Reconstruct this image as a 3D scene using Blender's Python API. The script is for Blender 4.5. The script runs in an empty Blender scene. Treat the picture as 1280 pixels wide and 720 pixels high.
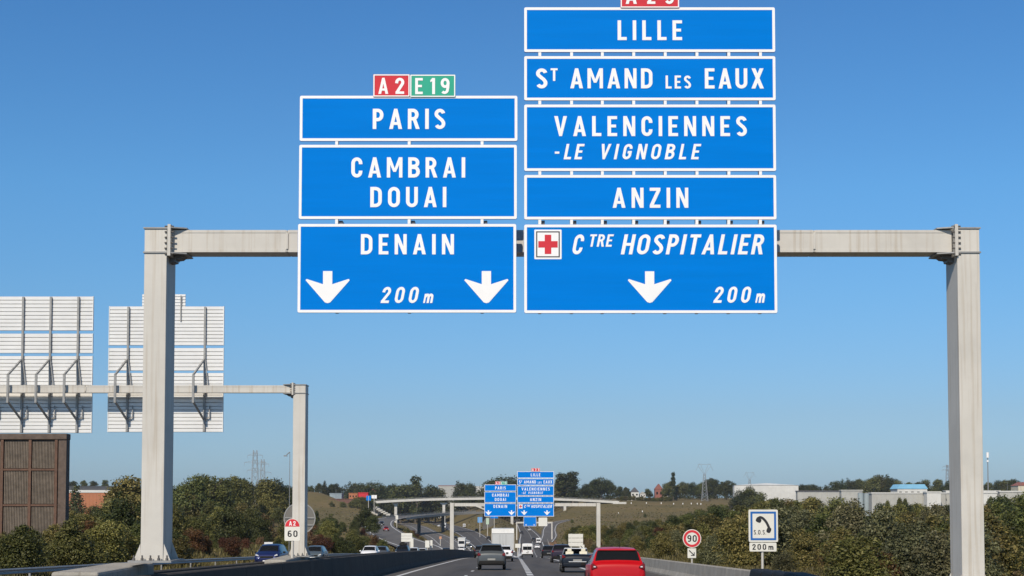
import bpy, bmesh, math, random
import numpy as np
from mathutils import Vector, Matrix
random.seed(7); RNG = np.random.default_rng(7)
SC = bpy.context.scene
COL = SC.collection
PI = math.pi
# ------------------------------------------------------------------ camera, sky, sun, exposure
F = 1800.0; TH = math.radians(2.9); HZ = 628.0
PY0 = HZ - F * math.tan(TH)
cam = bpy.data.objects.new('camera', bpy.data.cameras.new('camera')); COL.objects.link(cam)
cam.location = (0, 0, 0); cam.rotation_euler = (PI / 2 + TH, 0, 0)
cam.data.sensor_width = 36; cam.data.lens = F / 1280 * 36
cam.data.shift_y = (PY0 - 360) / 1280
cam.data.clip_start = 0.3; cam.data.clip_end = 20000
SC.camera = cam
SUN_EL = math.radians(41); SUN_AZ = math.radians(19)
TO_SUN = Vector((-math.sin(SUN_AZ) * math.cos(SUN_EL), -math.cos(SUN_AZ) * math.cos(SUN_EL), math.sin(SUN_EL)))
w = bpy.data.worlds.new('World'); SC.world = w; w.use_nodes = True
nt = w.node_tree; nt.nodes.clear()
sky = nt.nodes.new('ShaderNodeTexSky'); sky.sky_type = 'NISHITA'; sky.sun_disc = False
sky.sun_elevation = SUN_EL; sky.sun_rotation = math.atan2(TO_SUN.x, TO_SUN.y)
sky.altitude = 50; sky.air_density = 1.0; sky.dust_density = 0.6; sky.ozone_density = 2.2
bg = nt.nodes.new('ShaderNodeBackground'); bg.inputs[1].default_value = 0.122
ou = nt.nodes.new('ShaderNodeOutputWorld')
# sky tint by elevation, alike all round; overhead dimmed and greyed to deepen shadows
geo = nt.nodes.new('ShaderNodeTexCoord'); sep = nt.nodes.new('ShaderNodeSeparateXYZ'); nt.links.new(geo.outputs['Generated'], sep.inputs[0])
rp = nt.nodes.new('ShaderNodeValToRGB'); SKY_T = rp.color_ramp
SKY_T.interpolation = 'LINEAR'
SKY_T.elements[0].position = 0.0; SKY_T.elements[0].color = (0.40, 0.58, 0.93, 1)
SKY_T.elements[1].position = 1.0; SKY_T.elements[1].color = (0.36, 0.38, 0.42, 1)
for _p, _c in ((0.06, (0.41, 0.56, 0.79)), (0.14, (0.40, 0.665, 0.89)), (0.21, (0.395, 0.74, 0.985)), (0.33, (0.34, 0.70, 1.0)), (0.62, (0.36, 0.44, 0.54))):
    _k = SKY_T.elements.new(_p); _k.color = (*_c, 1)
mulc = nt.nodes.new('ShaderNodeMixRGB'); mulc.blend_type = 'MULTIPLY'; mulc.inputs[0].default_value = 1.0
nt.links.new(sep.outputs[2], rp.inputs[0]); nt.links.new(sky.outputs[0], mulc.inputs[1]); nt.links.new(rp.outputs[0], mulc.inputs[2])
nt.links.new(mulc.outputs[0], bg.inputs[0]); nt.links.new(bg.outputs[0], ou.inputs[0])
sl = bpy.data.lights.new('sun', 'SUN'); sl.energy = 4.3; sl.angle = math.radians(0.53); sl.color = (1, 0.89, 0.75)
so = bpy.data.objects.new('sun', sl); COL.objects.link(so)
so.rotation_euler = (-TO_SUN).to_track_quat('-Z', 'Y').to_euler()
SC.view_settings.view_transform = 'Standard'; SC.view_settings.look = 'None'
SC.view_settings.exposure = 0.0; SC.view_settings.gamma = 1.0

def at(px, py, Y):
    u = (px - 640) / F; v = (PY0 - py) / F
    d = (u, math.cos(TH) - v * math.sin(TH), math.sin(TH) + v * math.cos(TH))
    k = Y / d[1]
    return Vector((d[0] * k, Y, d[2] * k))
def pix(x, y, z):
    dep = y * math.cos(TH) + z * math.sin(TH)
    return 640 + F * x / dep, PY0 - F * (-y * math.sin(TH) + z * math.cos(TH)) / dep

# ------------------------------------------------------------------ materials
MATS = {}
def mat(name, col, rough=0.6, metal=0.0, var=0.0, scale=3.0, bump=0.0, bscale=40.0, streak=None, coat=0.0, spec=None, stretch=(1, 1, 1), trans=0.0, second=None):
    if name in MATS: return MATS[name]
    m = bpy.data.materials.new(name); m.use_nodes = True
    t = m.node_tree; b = t.nodes['Principled BSDF']
    b.inputs['Base Color'].default_value = (*col, 1); b.inputs['Roughness'].default_value = rough
    b.inputs['Metallic'].default_value = metal
    if coat: b.inputs['Coat Weight'].default_value = coat; b.inputs['Coat Roughness'].default_value = 0.05
    if spec is not None: b.inputs['Specular IOR Level'].default_value = spec
    if trans: b.inputs['Transmission Weight'].default_value = trans
    N = t.nodes.new; Lk = t.links.new
    if var or bump or streak or second:
        tc = N('ShaderNodeTexCoord'); mp = N('ShaderNodeMapping'); Lk(tc.outputs['Object'], mp.inputs[0])
        mp.inputs['Scale'].default_value = stretch
    if var or second:
        n = N('ShaderNodeTexNoise'); n.inputs['Scale'].default_value = scale; n.inputs['Detail'].default_value = 8; n.inputs['Roughness'].default_value = 0.65
        Lk(mp.outputs[0], n.inputs['Vector'])
        r = N('ShaderNodeValToRGB'); r.color_ramp.elements[0].position = 0.3; r.color_ramp.elements[1].position = 0.7
        c2 = second if second else tuple(min(1, c * (1 + var)) for c in col)
        c1 = tuple(c * (1 - var) for c in col)
        r.color_ramp.elements[0].color = (*c1, 1); r.color_ramp.elements[1].color = (*c2, 1)
        Lk(n.outputs['Fac'], r.inputs[0]); last = r.outputs[0]
        if streak:
            mp2 = N('ShaderNodeMapping'); Lk(tc.outputs['Object'], mp2.inputs[0]); mp2.inputs['Scale'].default_value = (9, 9, 0.25)
            n2 = N('ShaderNodeTexNoise'); n2.inputs['Scale'].default_value = 1.6; n2.inputs['Detail'].default_value = 5
            Lk(mp2.outputs[0], n2.inputs['Vector'])
            r2 = N('ShaderNodeValToRGB'); r2.color_ramp.elements[0].position = 0.52; r2.color_ramp.elements[1].position = 0.78
            r2.color_ramp.elements[0].color = (0, 0, 0, 1); r2.color_ramp.elements[1].color = (0.75, 0.75, 0.75, 1)
            Lk(n2.outputs['Fac'], r2.inputs[0])
            mx = N('ShaderNodeMixRGB'); Lk(r2.outputs[0], mx.inputs[0]); Lk(last, mx.inputs[1]); mx.inputs[2].default_value = (*streak, 1)
            last = mx.outputs[0]
        Lk(last, b.inputs['Base Color'])
    if bump:
        nb = N('ShaderNodeTexNoise'); nb.inputs['Scale'].default_value = bscale; nb.inputs['Detail'].default_value = 5
        Lk(mp.outputs[0], nb.inputs['Vector'])
        bp = N('ShaderNodeBump'); bp.inputs['Strength'].default_value = bump; bp.inputs['Distance'].default_value = 0.03
        Lk(nb.outputs['Fac'], bp.inputs['Height']); Lk(bp.outputs[0], b.inputs['Normal'])
    MATS[name] = m
    return m

def leaf_mat(name, dark, mid, light, transl=0.25):
    m = bpy.data.materials.new(name); m.use_nodes = True
    t = m.node_tree; t.nodes.clear(); N = t.nodes.new; Lk = t.links.new
    o = N('ShaderNodeOutputMaterial'); b = N('ShaderNodeBsdfPrincipled'); tr = N('ShaderNodeBsdfTranslucent'); mx = N('ShaderNodeMixShader')
    g = N('ShaderNodeNewGeometry'); r = N('ShaderNodeValToRGB'); oi = N('ShaderNodeObjectInfo')
    e = r.color_ramp.elements; e[0].color = (*dark, 1); e[1].color = (*light, 1); k = e.new(0.55); k.color = (*mid, 1)
    Lk(g.outputs['Random Per Island'], r.inputs[0])
    hsv = N('ShaderNodeHueSaturation'); Lk(r.outputs[0], hsv.inputs['Color'])
    ml = N('ShaderNodeMapRange'); ml.inputs['To Min'].default_value = 0.7; ml.inputs['To Max'].default_value = 1.3; Lk(oi.outputs['Random'], ml.inputs[0])
    Lk(ml.outputs[0], hsv.inputs['Value'])
    mh = N('ShaderNodeMapRange'); mh.inputs['To Min'].default_value = 0.475; mh.inputs['To Max'].default_value = 0.515
    mm = N('ShaderNodeMath'); mm.operation = 'FRACT'; m7 = N('ShaderNodeMath'); m7.operation = 'MULTIPLY'; m7.inputs[1].default_value = 7.31
    Lk(oi.outputs['Random'], m7.inputs[0]); Lk(m7.outputs[0], mm.inputs[0]); Lk(mm.outputs[0], mh.inputs[0]); Lk(mh.outputs[0], hsv.inputs['Hue'])
    Lk(hsv.outputs[0], b.inputs['Base Color']); Lk(hsv.outputs[0], tr.inputs[0]); b.inputs['Roughness'].default_value = 0.55
    b.inputs['Specular IOR Level'].default_value = 0.3
    mx.inputs[0].default_value = transl; Lk(b.outputs[0], mx.inputs[1]); Lk(tr.outputs[0], mx.inputs[2]); Lk(mx.outputs[0], o.inputs[0])
    return m

STEEL = mat('galvanised_steel', (0.57, 0.55, 0.50), 0.5, 0.0, 0.10, 0.8, 0.03, 60, streak=(0.40, 0.335, 0.25), spec=0.2)
STEEL_D = mat('dull_steel', (0.30, 0.30, 0.29), 0.5, 0.2, 0.2, 4)
BOLT = mat('bolt_steel', (0.16, 0.15, 0.14), 0.5, 0.4, 0.2, 9)
ALU = mat('sign_back_aluminium', (0.74, 0.74, 0.72), 0.42, 0.1, 0.06, 1.5)
BLUE = mat('sign_blue', (0.0, 0.19, 0.66), 0.6, 0, 0.06, 0.9, stretch=(0.3, 1, 5), spec=0.03)
WHITE = mat('sign_white', (0.87, 0.87, 0.86), 0.45, 0, 0.03, 2)
REDS = mat('sign_red', (0.62, 0.045, 0.06), 0.5, 0, 0.08, 2, spec=0.1)
GREENS = mat('sign_green', (0.0, 0.36, 0.22), 0.4, 0, 0.05, 2)
BLACKS = mat('sign_black', (0.02, 0.02, 0.022), 0.5)
CREAM = mat('sign_cream', (0.72, 0.71, 0.64), 0.5, 0, 0.05, 2)
ASPH = mat('asphalt', (0.074, 0.066, 0.057), 0.85, 0, 0.32, 0.8, 0.4, 60, stretch=(1, 0.025, 1))
ASPH2 = mat('old_asphalt', (0.11, 0.102, 0.092), 0.88, 0, 0.2, 0.3, 0.4, 60, stretch=(1, 0.1, 1))
PAINT = mat('road_paint', (0.62, 0.62, 0.60), 0.6, 0, 0.25, 3, second=(0.72, 0.72, 0.70))
CONC = mat('concrete', (0.33, 0.31, 0.27), 0.85, 0, 0.22, 1.1, 0.35, 25, streak=(0.16, 0.145, 0.12))
CONC_D = mat('weathered_shaded_concrete', (0.055, 0.046, 0.036), 0.9, 0, 0.3, 1.0, 0.4, 25, streak=(0.03, 0.028, 0.025))  # shade on the barrier's side facing off the sun put into the colour
CONC_L = mat('pale_concrete', (0.55, 0.54, 0.50), 0.8, 0, 0.12, 0.3, streak=(0.35, 0.33, 0.3))
GLASS = mat('dark_glass', (0.010, 0.011, 0.012), 0.12, 0, spec=0.25)
TYRE = mat('tyre_rubber', (0.02, 0.02, 0.02), 0.85, 0, 0.2, 9)
PLAST = mat('black_plastic', (0.014, 0.0135, 0.013), 0.65, 0, 0.2, 6, spec=0.2)
RIM = mat('alloy_rim', (0.45, 0.46, 0.47), 0.35, 0.7)
LAMP_R = mat('tail_lamp_red', (0.16, 0.006, 0.008), 0.2, 0, coat=0.4)
PLATE = mat('number_plate_grey', (0.30, 0.30, 0.28), 0.5)
LAMP_W = mat('clear_lamp', (0.75, 0.76, 0.78), 0.12, 0.2, coat=0.8)
BARK = mat('bark', (0.10, 0.08, 0.06), 0.9, 0, 0.3, 4, 0.4, 20)

# ------------------------------------------------------------------ mesh helpers
class MB:
    def __init__(s): s.v = []; s.f = []; s.m = []
    def add(s, vs, fs, mi=0):
        o = len(s.v); s.v += [tuple(p) for p in vs]; s.f += [tuple(i + o for i in f) for f in fs]; s.m += [mi] * len(fs); return s
    def box(s, c, d, mi=0, rz=0, rx=0, ry=0):
        hx, hy, hz = d[0] / 2, d[1] / 2, d[2] / 2
        P = [Vector((x, y, z)) for x in (-hx, hx) for y in (-hy, hy) for z in (-hz, hz)]
        if rz or rx or ry:
            R = Matrix.Rotation(rz, 3, 'Z') @ Matrix.Rotation(ry, 3, 'Y') @ Matrix.Rotation(rx, 3, 'X'); P = [R @ p for p in P]
        P = [p + Vector(c) for p in P]
        return s.add(P, [(0, 1, 3, 2), (4, 6, 7, 5), (0, 4, 5, 1), (2, 3, 7, 6), (0, 2, 6, 4), (1, 5, 7, 3)], mi)
    def span(s, x0, x1, y0, y1, z0, z1, mi=0): return s.box(((x0 + x1) / 2, (y0 + y1) / 2, (z0 + z1) / 2), (x1 - x0, y1 - y0, z1 - z0), mi)
    def tube(s, a, b, r0, r1=None, n=8, mi=0):
        a = Vector(a); b = Vector(b); r1 = r0 if r1 is None else r1
        d = (b - a).normalized(); u = d.orthogonal().normalized(); v = d.cross(u)
        P = [a + (u * math.cos(2 * PI * i / n) + v * math.sin(2 * PI * i / n)) * r0 for i in range(n)] + \
            [b + (u * math.cos(2 * PI * i / n) + v * math.sin(2 * PI * i / n)) * r1 for i in range(n)]
        fs = [(i, (i + 1) % n, n + (i + 1) % n, n + i) for i in range(n)] + [tuple(range(n - 1, -1, -1)), tuple(range(n, 2 * n))]
        return s.add(P, fs, mi)
    def bar(s, a, b, wd, mi=0): return s.tube(a, b, wd * 0.7071, n=4, mi=mi)
    def prism(s, pts, axis, d0, d1, mi=0):          # pts 2-D polygon, extruded along axis
        n = len(pts)
        def P(p, d):
            return (d, p[0], p[1]) if axis == 'x' else (p[0], d, p[1]) if axis == 'y' else (p[0], p[1], d)
        return s.add([P(p, d0) for p in pts] + [P(p, d1) for p in pts],
                     [tuple(range(n)), tuple(range(2 * n - 1, n - 1, -1))] + [(i, n + i, n + (i + 1) % n, (i + 1) % n) for i in range(n)], mi)
    def build(s, name, mats, parent=None, smooth=False, loc=None):
        me = bpy.data.meshes.new(name); me.from_pydata(s.v, [], s.f)
        mats = mats if isinstance(mats, (list, tuple)) else [mats]
        for m in mats: me.materials.append(m)
        if len(mats) > 1: me.polygons.foreach_set('material_index', s.m)
        bm = bmesh.new(); bm.from_mesh(me); bmesh.ops.recalc_face_normals(bm, faces=bm.faces); bm.to_mesh(me); bm.free()
        if smooth: me.polygons.foreach_set('use_smooth', [True] * len(me.polygons))
        o = bpy.data.objects.new(name, me); COL.objects.link(o)
        if parent: o.parent = parent
        if loc: o.location = loc
        return o
def bevel(o, wd=0.01, seg=2):
    b = o.modifiers.new('bevel', 'BEVEL'); b.width = wd; b.segments = seg; b.limit_method = 'ANGLE'; b.angle_limit = 0.7; return o
def tag(o, label=None, cat=None, group=None, kind=None):
    if label: o['label'] = label
    if cat: o['category'] = cat
    if group: o['group'] = group
    if kind: o['kind'] = kind
    return o
def empty(name, loc=(0, 0, 0), rz=0):
    o = bpy.data.objects.new(name, None); COL.objects.link(o); o.location = loc; o.rotation_euler = (0, 0, rz); o.empty_display_size = 0.3; return o
KIDS = {}
def copy_tree(o, parent=None):
    c = o.copy(); COL.objects.link(c)
    if parent: c.parent = parent
    for ch in o.children: copy_tree(ch, c)
    return c

# ------------------------------------------------------------------ lettering: road sign capitals drawn from strokes
T = 0.165; HT = T / 2
def arc(cx, cy, rx, ry, a0, a1, n=10):
    return [(cx + rx * math.cos(math.radians(a0 + (a1 - a0) * i / n)), cy + ry * math.sin(math.radians(a0 + (a1 - a0) * i / n))) for i in range(n + 1)]
def R_(x0, y0, x1, y1): return ('p', [(x0, y0), (x1, y0), (x1, y1), (x0, y1)])
def P_(*p): return ('p', list(p))
def S_(pts, closed=False): return ('s', pts, closed)
def mir(p, W): return ('p', [(W - x, y) for x, y in p[1]][::-1])
a_l = P_((0, 0), (.17, 0), (.375, 1), (.225, 1)); m_d = P_((0, 1), (.17, 1), (.425, .28), (.30, .28)); v_l = P_((.235, 0), (.37, 0), (.17, 1), (0, 1))
GL = {
 'A': (.60, [a_l, mir(a_l, .60), R_(.14, .20, .46, .34)]),
 'B': (.54, [R_(0, 0, T, 1), S_([(.15, 1 - HT)] + arc(.26, .735, .175, .1825, 90, -90, 8) + [(.15, .5525)]), S_([(.15, .5)] + arc(.28, .2925, .18, .21, 90, -90, 8) + [(.15, HT)])]),
 'C': (.52, [S_([(.435, .66)] + arc(.26, .71, .175, .205, 0, 180, 9) + arc(.26, .29, .175, .205, 180, 360, 9) + [(.435, .34)])]),
 'D': (.54, [R_(0, 0, T, 1), S_([(.15, 1 - HT)] + arc(.24, .70, .215, .2175, 90, 0, 6) + arc(.24, .30, .215, .2175, 0, -90, 6) + [(.15, HT)])]),
 'E': (.45, [R_(0, 0, T, 1), R_(T, 0, .45, .155), R_(T, .845, .45, 1), R_(T, .43, .40, .575)]),
 'G': (.54, [S_([(.445, .68)] + arc(.265, .71, .18, .205, 0, 180, 9) + arc(.265, .29, .18, .205, 180, 360, 9) + [(.445, .46), (.28, .46)])]),
 'H': (.54, [R_(0, 0, T, 1), R_(.375, 0, .54, 1), R_(T, .43, .375, .57)]),
 'I': (.165, [R_(0, 0, T, 1)]),
 'L': (.43, [R_(0, 0, T, 1), R_(T, 0, .43, .155)]),
 'M': (.725, [R_(0, 0, .155, 1), R_(.57, 0, .725, 1), m_d, mir(m_d, .725)]),
 'N': (.56, [R_(0, 0, .155, 1), R_(.405, 0, .56, 1), P_((0, 1), (.17, 1), (.56, 0), (.39, 0))]),
 'O': (.56, [S_(arc(.28, .70, .195, .2175, 0, 180, 10) + arc(.28, .30, .195, .2175, 180, 360, 10), True)]),
 'P': (.50, [R_(0, 0, T, 1), S_([(.15, 1 - HT)] + arc(.24, .69, .175, .2275, 90, -90, 10) + [(.15, .4625)])]),
 'R': (.54, [R_(0, 0, T, 1), S_([(.15, 1 - HT)] + arc(.24, .71, .175, .2075, 90, -90, 10) + [(.15, .5025)]), P_((.22, .47), (.39, .47), (.55, 0), (.375, 0))]),
 'S': (.50, [S_(arc(.25, .745, .165, .17, 10, 210, 11) + [(.25, .52), (.33, .455)] + arc(.25, .265, .17, .185, 40, -155, 10) )]),
 'T': (.50, [R_(.1675, 0, .3325, .845), R_(0, .845, .5, 1)]),
 'U': (.55, [S_([(HT, 1), (HT, .29)] + arc(.275, .29, .1925, .2075, 180, 360, 10)[1:] + [(.4675, 1)])]),
 'V': (.60, [v_l, mir(v_l, .60)]),
 'X': (.58, [P_((0, 0), (.18, 0), (.57, 1), (.39, 1)), P_((.40, 0), (.58, 0), (.19, 1), (.01, 1))]),
 'Z': (.50, [R_(0, .845, .5, 1), R_(0, 0, .5, .155), P_((0, .14), (.18, .14), (.5, .86), (.32, .86))]),
 '0': (.52, [S_(arc(.26, .69, .175, .2275, 0, 180, 10) + arc(.26, .31, .175, .2275, 180, 360, 10), True)]),
 '1': (.27, [R_(.105, 0, .27, 1), P_((0, .74), (.105, .80), (.105, 1), (0, .86))]),
 '2': (.50, [S_([(.075, .66)] + arc(.25, .72, .165, .195, 175, -35, 10) + [(.10, .10)]), R_(.02, 0, .49, .155)]),
 '3': (.50, [S_([(.08, .76)] + arc(.25, .745, .16, .17, 150, -80, 9) + [(.19, .565)]), S_([(.20, .53)] + arc(.25, .28, .175, .20, 75, -155, 10) )]),
 '6': (.52, [S_(arc(.26, .31, .175, .2275, 0, 360, 16)[:-1], True), S_([(.085, .33), (.10, .60)] + arc(.29, .68, .18, .23, 150, 45, 5))]),
 '9': (.52, [S_(arc(.26, .69, .175, .2275, 0, 360, 16)[:-1], True), S_([(.435, .67), (.42, .40)] + arc(.23, .32, .18, .23, -30, -135, 5))]),
 'm': (.66, [R_(0, 0, .13, .56), S_([(.065, .36)] + arc(.205, .37, .11, .12, 160, 0, 6) + [(.33, 0)]), S_([(.33, .36)] + arc(.455, .37, .12, .12, 160, 0, 6) + [(.585, 0)])]),
 '-': (.26, [R_(0, .36, .26, .50)]),
 '.': (.13, [R_(0, 0, .12, .12)]),
}
def stroke_mesh(pts, closed, wd=T):
    q = [pts[0]]
    for p in pts[1:]:
        if math.hypot(p[0] - q[-1][0], p[1] - q[-1][1]) > 1e-4: q.append(p)
    n = len(q); L = []; Rr = []
    for i in range(n):
        def dirn(a, b):
            dx, dy = q[b][0] - q[a][0], q[b][1] - q[a][1]; l = math.hypot(dx, dy) or 1; return dx / l, dy / l
        if closed: d0 = dirn((i - 1) % n, i); d1 = dirn(i, (i + 1) % n)
        else: d0 = dirn(max(i - 1, 0), max(i, 1)); d1 = dirn(min(i, n - 2), min(i + 1, n - 1))
        nx, ny = -(d0[1] + d1[1]), d0[0] + d1[0]; l = math.hypot(nx, ny) or 1; nx /= l; ny /= l
        c = max(0.5, nx * -d0[1] + ny * d0[0]); k = wd / 2 / c
        L.append((q[i][0] + nx * k, q[i][1] + ny * k)); Rr.append((q[i][0] - nx * k, q[i][1] - ny * k))
    V = L + Rr; Fc = [(i, (i + 1) % n, n + (i + 1) % n, n + i) for i in range(n if closed else n - 1)]
    return V, Fc
def text_mesh(mb, s, x0, x1, zb, zt, y, italic=False, mi=0, wd=1.0, sx=None):
    """letters of s from x0 to x1 between zb and zt, facing -Y"""
    H = zt - zb
    tot = sum(GL[c][0] for c in s if c != ' ')
    gaps = sum(1 for c in s[:-1]) + sum(0.6 for c in s if c == ' ')
    Wd = x1 - x0 - (0.2 * H if italic else 0)
    sc = sx if sx else (min(1.12, Wd / (tot * H)) if gaps == 0 else min(1.05, Wd / (H * (tot + 0.13 * gaps))))
    gap = (Wd - tot * H * sc) / gaps if gaps else 0
    x = x0; sh = 0.2 if italic else 0; k = 0
    for c in s:
        if c == ' ': x += gap * 1.6; continue
        g = GL[c]; k = 0
        for e in g[1]:
            if e[0] == 'p': V, Fc = e[1], [tuple(range(len(e[1])))]
            else: V, Fc = stroke_mesh(e[1], e[2], T * wd)
            mb.add([(x + (p[0] * sc + sh * p[1]) * H, y - 0.0007 * k, zb + p[1] * H) for p in V], [f if e[0] == 'p' else f for f in Fc], mi); k += 1
        x += g[0] * H * sc + gap
def flat_rrect(mb, x0, x1, z0, z1, y, r, mi=0, n=4):
    pts = []
    for cx, cz, a in ((x1 - r, z1 - r, 0), (x0 + r, z1 - r, 90), (x0 + r, z0 + r, 180), (x1 - r, z0 + r, 270)):
        for i in range(n + 1):
            t = math.radians(a + 90 * i / n); pts.append((cx + r * math.cos(t), cz + r * math.sin(t)))
    return pts
def ring_rrect(mb, x0, x1, z0, z1, y, r, wd, mi=0):
    A = flat_rrect(mb, x0, x1, z0, z1, y, r); B = flat_rrect(mb, x0 + wd, x1 - wd, z0 + wd, z1 - wd, y, max(r - wd, 0.004)); n = len(A)
    mb.add([(p[0], y, p[1]) for p in A + B], [(i, (i + 1) % n, n + (i + 1) % n, n + i) for i in range(n)], mi)
def arrow_down(mb, cx, zt, zb, hw, y, mi=0):
    H = zt - zb; sw = hw * 0.21
    pts = [(cx - sw, zt), (cx - sw, zt - .41 * H), (cx - hw * .95, zt - .245 * H), (cx - hw, zt - .285 * H), (cx - hw * .12, zb + .025 * H), (cx, zb), (cx + hw * .12, zb + .025 * H), (cx + hw, zt - .285 * H), (cx + hw * .95, zt - .245 * H), (cx + sw, zt - .41 * H), (cx + sw, zt)]
    mb.add([(p[0], y, p[1]) for p in pts], [(0, 1, 9, 10), (1, 2, 3, 4, 5), (1, 5, 9), (5, 6, 7, 8, 9)], mi)
# ------------------------------------------------------------------ road profile and terrain
PZ = np.array([(-400, 4.0), (-60, -1.0), (0, -1.8), (46, -3.0), (90, -4.2), (135, -5.55), (160, -6.3), (193, -7.4), (257, -9.8), (350, -12.7), (450, -15.0), (600, -16.6), (900, -17.0), (8000, -17.0)])
def road_z(y):
    ys = np.linspace(-1, 1, 9) * (8 + 0.04 * np.abs(np.asarray(y, float))[..., None]) + np.asarray(y, float)[..., None]
    return np.interp(ys, PZ[:, 0], PZ[:, 1]).mean(-1)
def g(y): return float(road_z(y))
def smooth_path(pts, n=6):
    P = [np.array(p, float) for p in pts]; out = []
    for i in range(len(P) - 1):
        p0 = P[max(i - 1, 0)]; p1 = P[i]; p2 = P[i + 1]; p3 = P[min(i + 2, len(P) - 1)]
        for k in range(n):
            t = k / n
            out.append(0.5 * ((2 * p1) + (-p0 + p2) * t + (2 * p0 - 5 * p1 + 4 * p2 - p3) * t * t + (-p0 + 3 * p1 - 3 * p2 + p3) * t ** 3))
    out.append(P[-1]); return np.array(out)
def prof_path(pts, n=6):                        # pts (x, y, half width) -> x, y, z, hw
    S = smooth_path(pts, n); return np.column_stack([S[:, 0], S[:, 1], road_z(S[:, 1]), S[:, 2]])
YS = [-60, -20, 10, 30, 50, 70, 90, 115, 140, 170, 200]
main_p = prof_path([(0.6, y, 7.4) for y in YS] + [(0.7, 230, 7.3), (0.9, 257, 7.2)], 3)
left_p = prof_path([(-2.9, 250, 4.2), (-3.1, 300, 4.2), (-4.6, 380, 4.3), (-7.5, 470, 4.5), (-17, 675, 6), (-27, 830, 7), (-42, 1000, 7), (-62, 1180, 7), (-84, 1340, 7)])
right_p = prof_path([(4.4, 250, 4.2), (5.5, 320, 4.6), (6.6, 420, 5.2), (8.2, 560, 5.9), (9.0, 640, 6.3), (9.4, 760, 5.5), (8.6, 950, 4.8), (7.5, 1150, 4.8), (3, 1500, 4.8)])
opp_p = prof_path([(-14.6, y, 6.2) for y in YS] + [(-14.8, 300, 6.2), (-16.5, 400, 6.2), (-21, 500, 6.2), (-34, 675, 6.5), (-50, 830, 7), (-66, 1000, 7), (-88, 1180, 7), (-112, 1340, 7)])
loop_p = smooth_path([(-13, 205, -7.9, 2.6), (-15.5, 255, -8.9, 4), (-20, 312, -9.6, 5), (-31, 389, -9.8, 5.6), (-43, 477, -9.2, 6), (-52, 560, -8.5, 6), (-58, 660, -7.8, 6), (-54, 760, -7.0, 6), (-40, 815, -6.2, 6), (-17, 845, -5.2, 6)])
br_i = [i for i in range(len(loop_p)) if loop_p[i, 1] > 700][0]
exit_p = smooth_path([(14, 600, -16.5, 3), (18, 700, -16.2, 4), (22, 850, -15.6, 4), (28, 950, -13.6, 4), (44, 1000, -11.6, 4), (66, 1020, -9.3, 4), (112, 1030, -8.2, 4), (190, 1035, -7.6, 4)])
for P in (left_p, opp_p): pass
RK = [main_p, left_p, right_p, opp_p, loop_p[:br_i + 1], exit_p]
LB = np.array([(-400, 2), (0, -2.0), (60, -3.4), (100, -4.3), (200, -6.2), (300, -7.8), (500, -9.3), (700, -9.5), (950, -8.3), (1035, -6.8), (1110, 0.4), (1300, 3), (3000, 8), (9000, 10)])
def base_h(x, y):
    b = np.interp(y, LB[:, 0], LB[:, 1])
    n = 0.5 * np.sin(x * .043 + y * .021) + 0.35 * np.sin(x * .011 - y * .05 + 2) + 0.22 * np.sin(x * .21 + y * .17)
    left = np.clip((-x - 90) / 60, 0, 1) * np.clip((y - 450) / 300, 0, 1) * 1.0
    return b + n * np.clip(y / 200, 0.25, 1.0) + left + np.clip((-x - 100) / 14, 0, 1) * np.clip((y - 1100) / 40, 0, 1) * 3.2 * np.clip((1300 - y) / 100, 0, 1) + np.clip((-x - 92) / 14, 0, 1) * np.clip((y - 1085) / 40, 0, 1) * 3.4
def height(x, y):
    x = np.asarray(x, float); y = np.asarray(y, float)
    lo = np.full(x.shape, -1e9); hi = np.full(x.shape, 1e9)
    for P in RK:
        bd = np.full(x.shape, 1e9); bz = np.zeros(x.shape)
        step = 1
        for i in range(0, len(P) - 1, step):
            a = P[i]; b = P[i + 1]; dx, dy = b[0] - a[0], b[1] - a[1]; l2 = dx * dx + dy * dy
            if l2 < 1e-9: continue
            t = np.clip(((x - a[0]) * dx + (y - a[1]) * dy) / l2, 0, 1)
            d = np.hypot(x - a[0] - t * dx, y - a[1] - t * dy) - (a[3] + t * (b[3] - a[3]))
            z = a[2] + t * (b[2] - a[2]); m = d < bd
            bd = np.where(m, d, bd); bz = np.where(m, z, bz)
        dd = np.clip(bd - 1.6, 0, None)
        hi = np.minimum(hi, bz - 0.14 + dd * 0.42); lo = np.maximum(lo, bz - 0.14 - dd * 0.5)
    h = base_h(x, y)
    return np.minimum(np.maximum(h, lo), hi)
def H(x, y): return float(height(np.array([x]), np.array([y]))[0])

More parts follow.
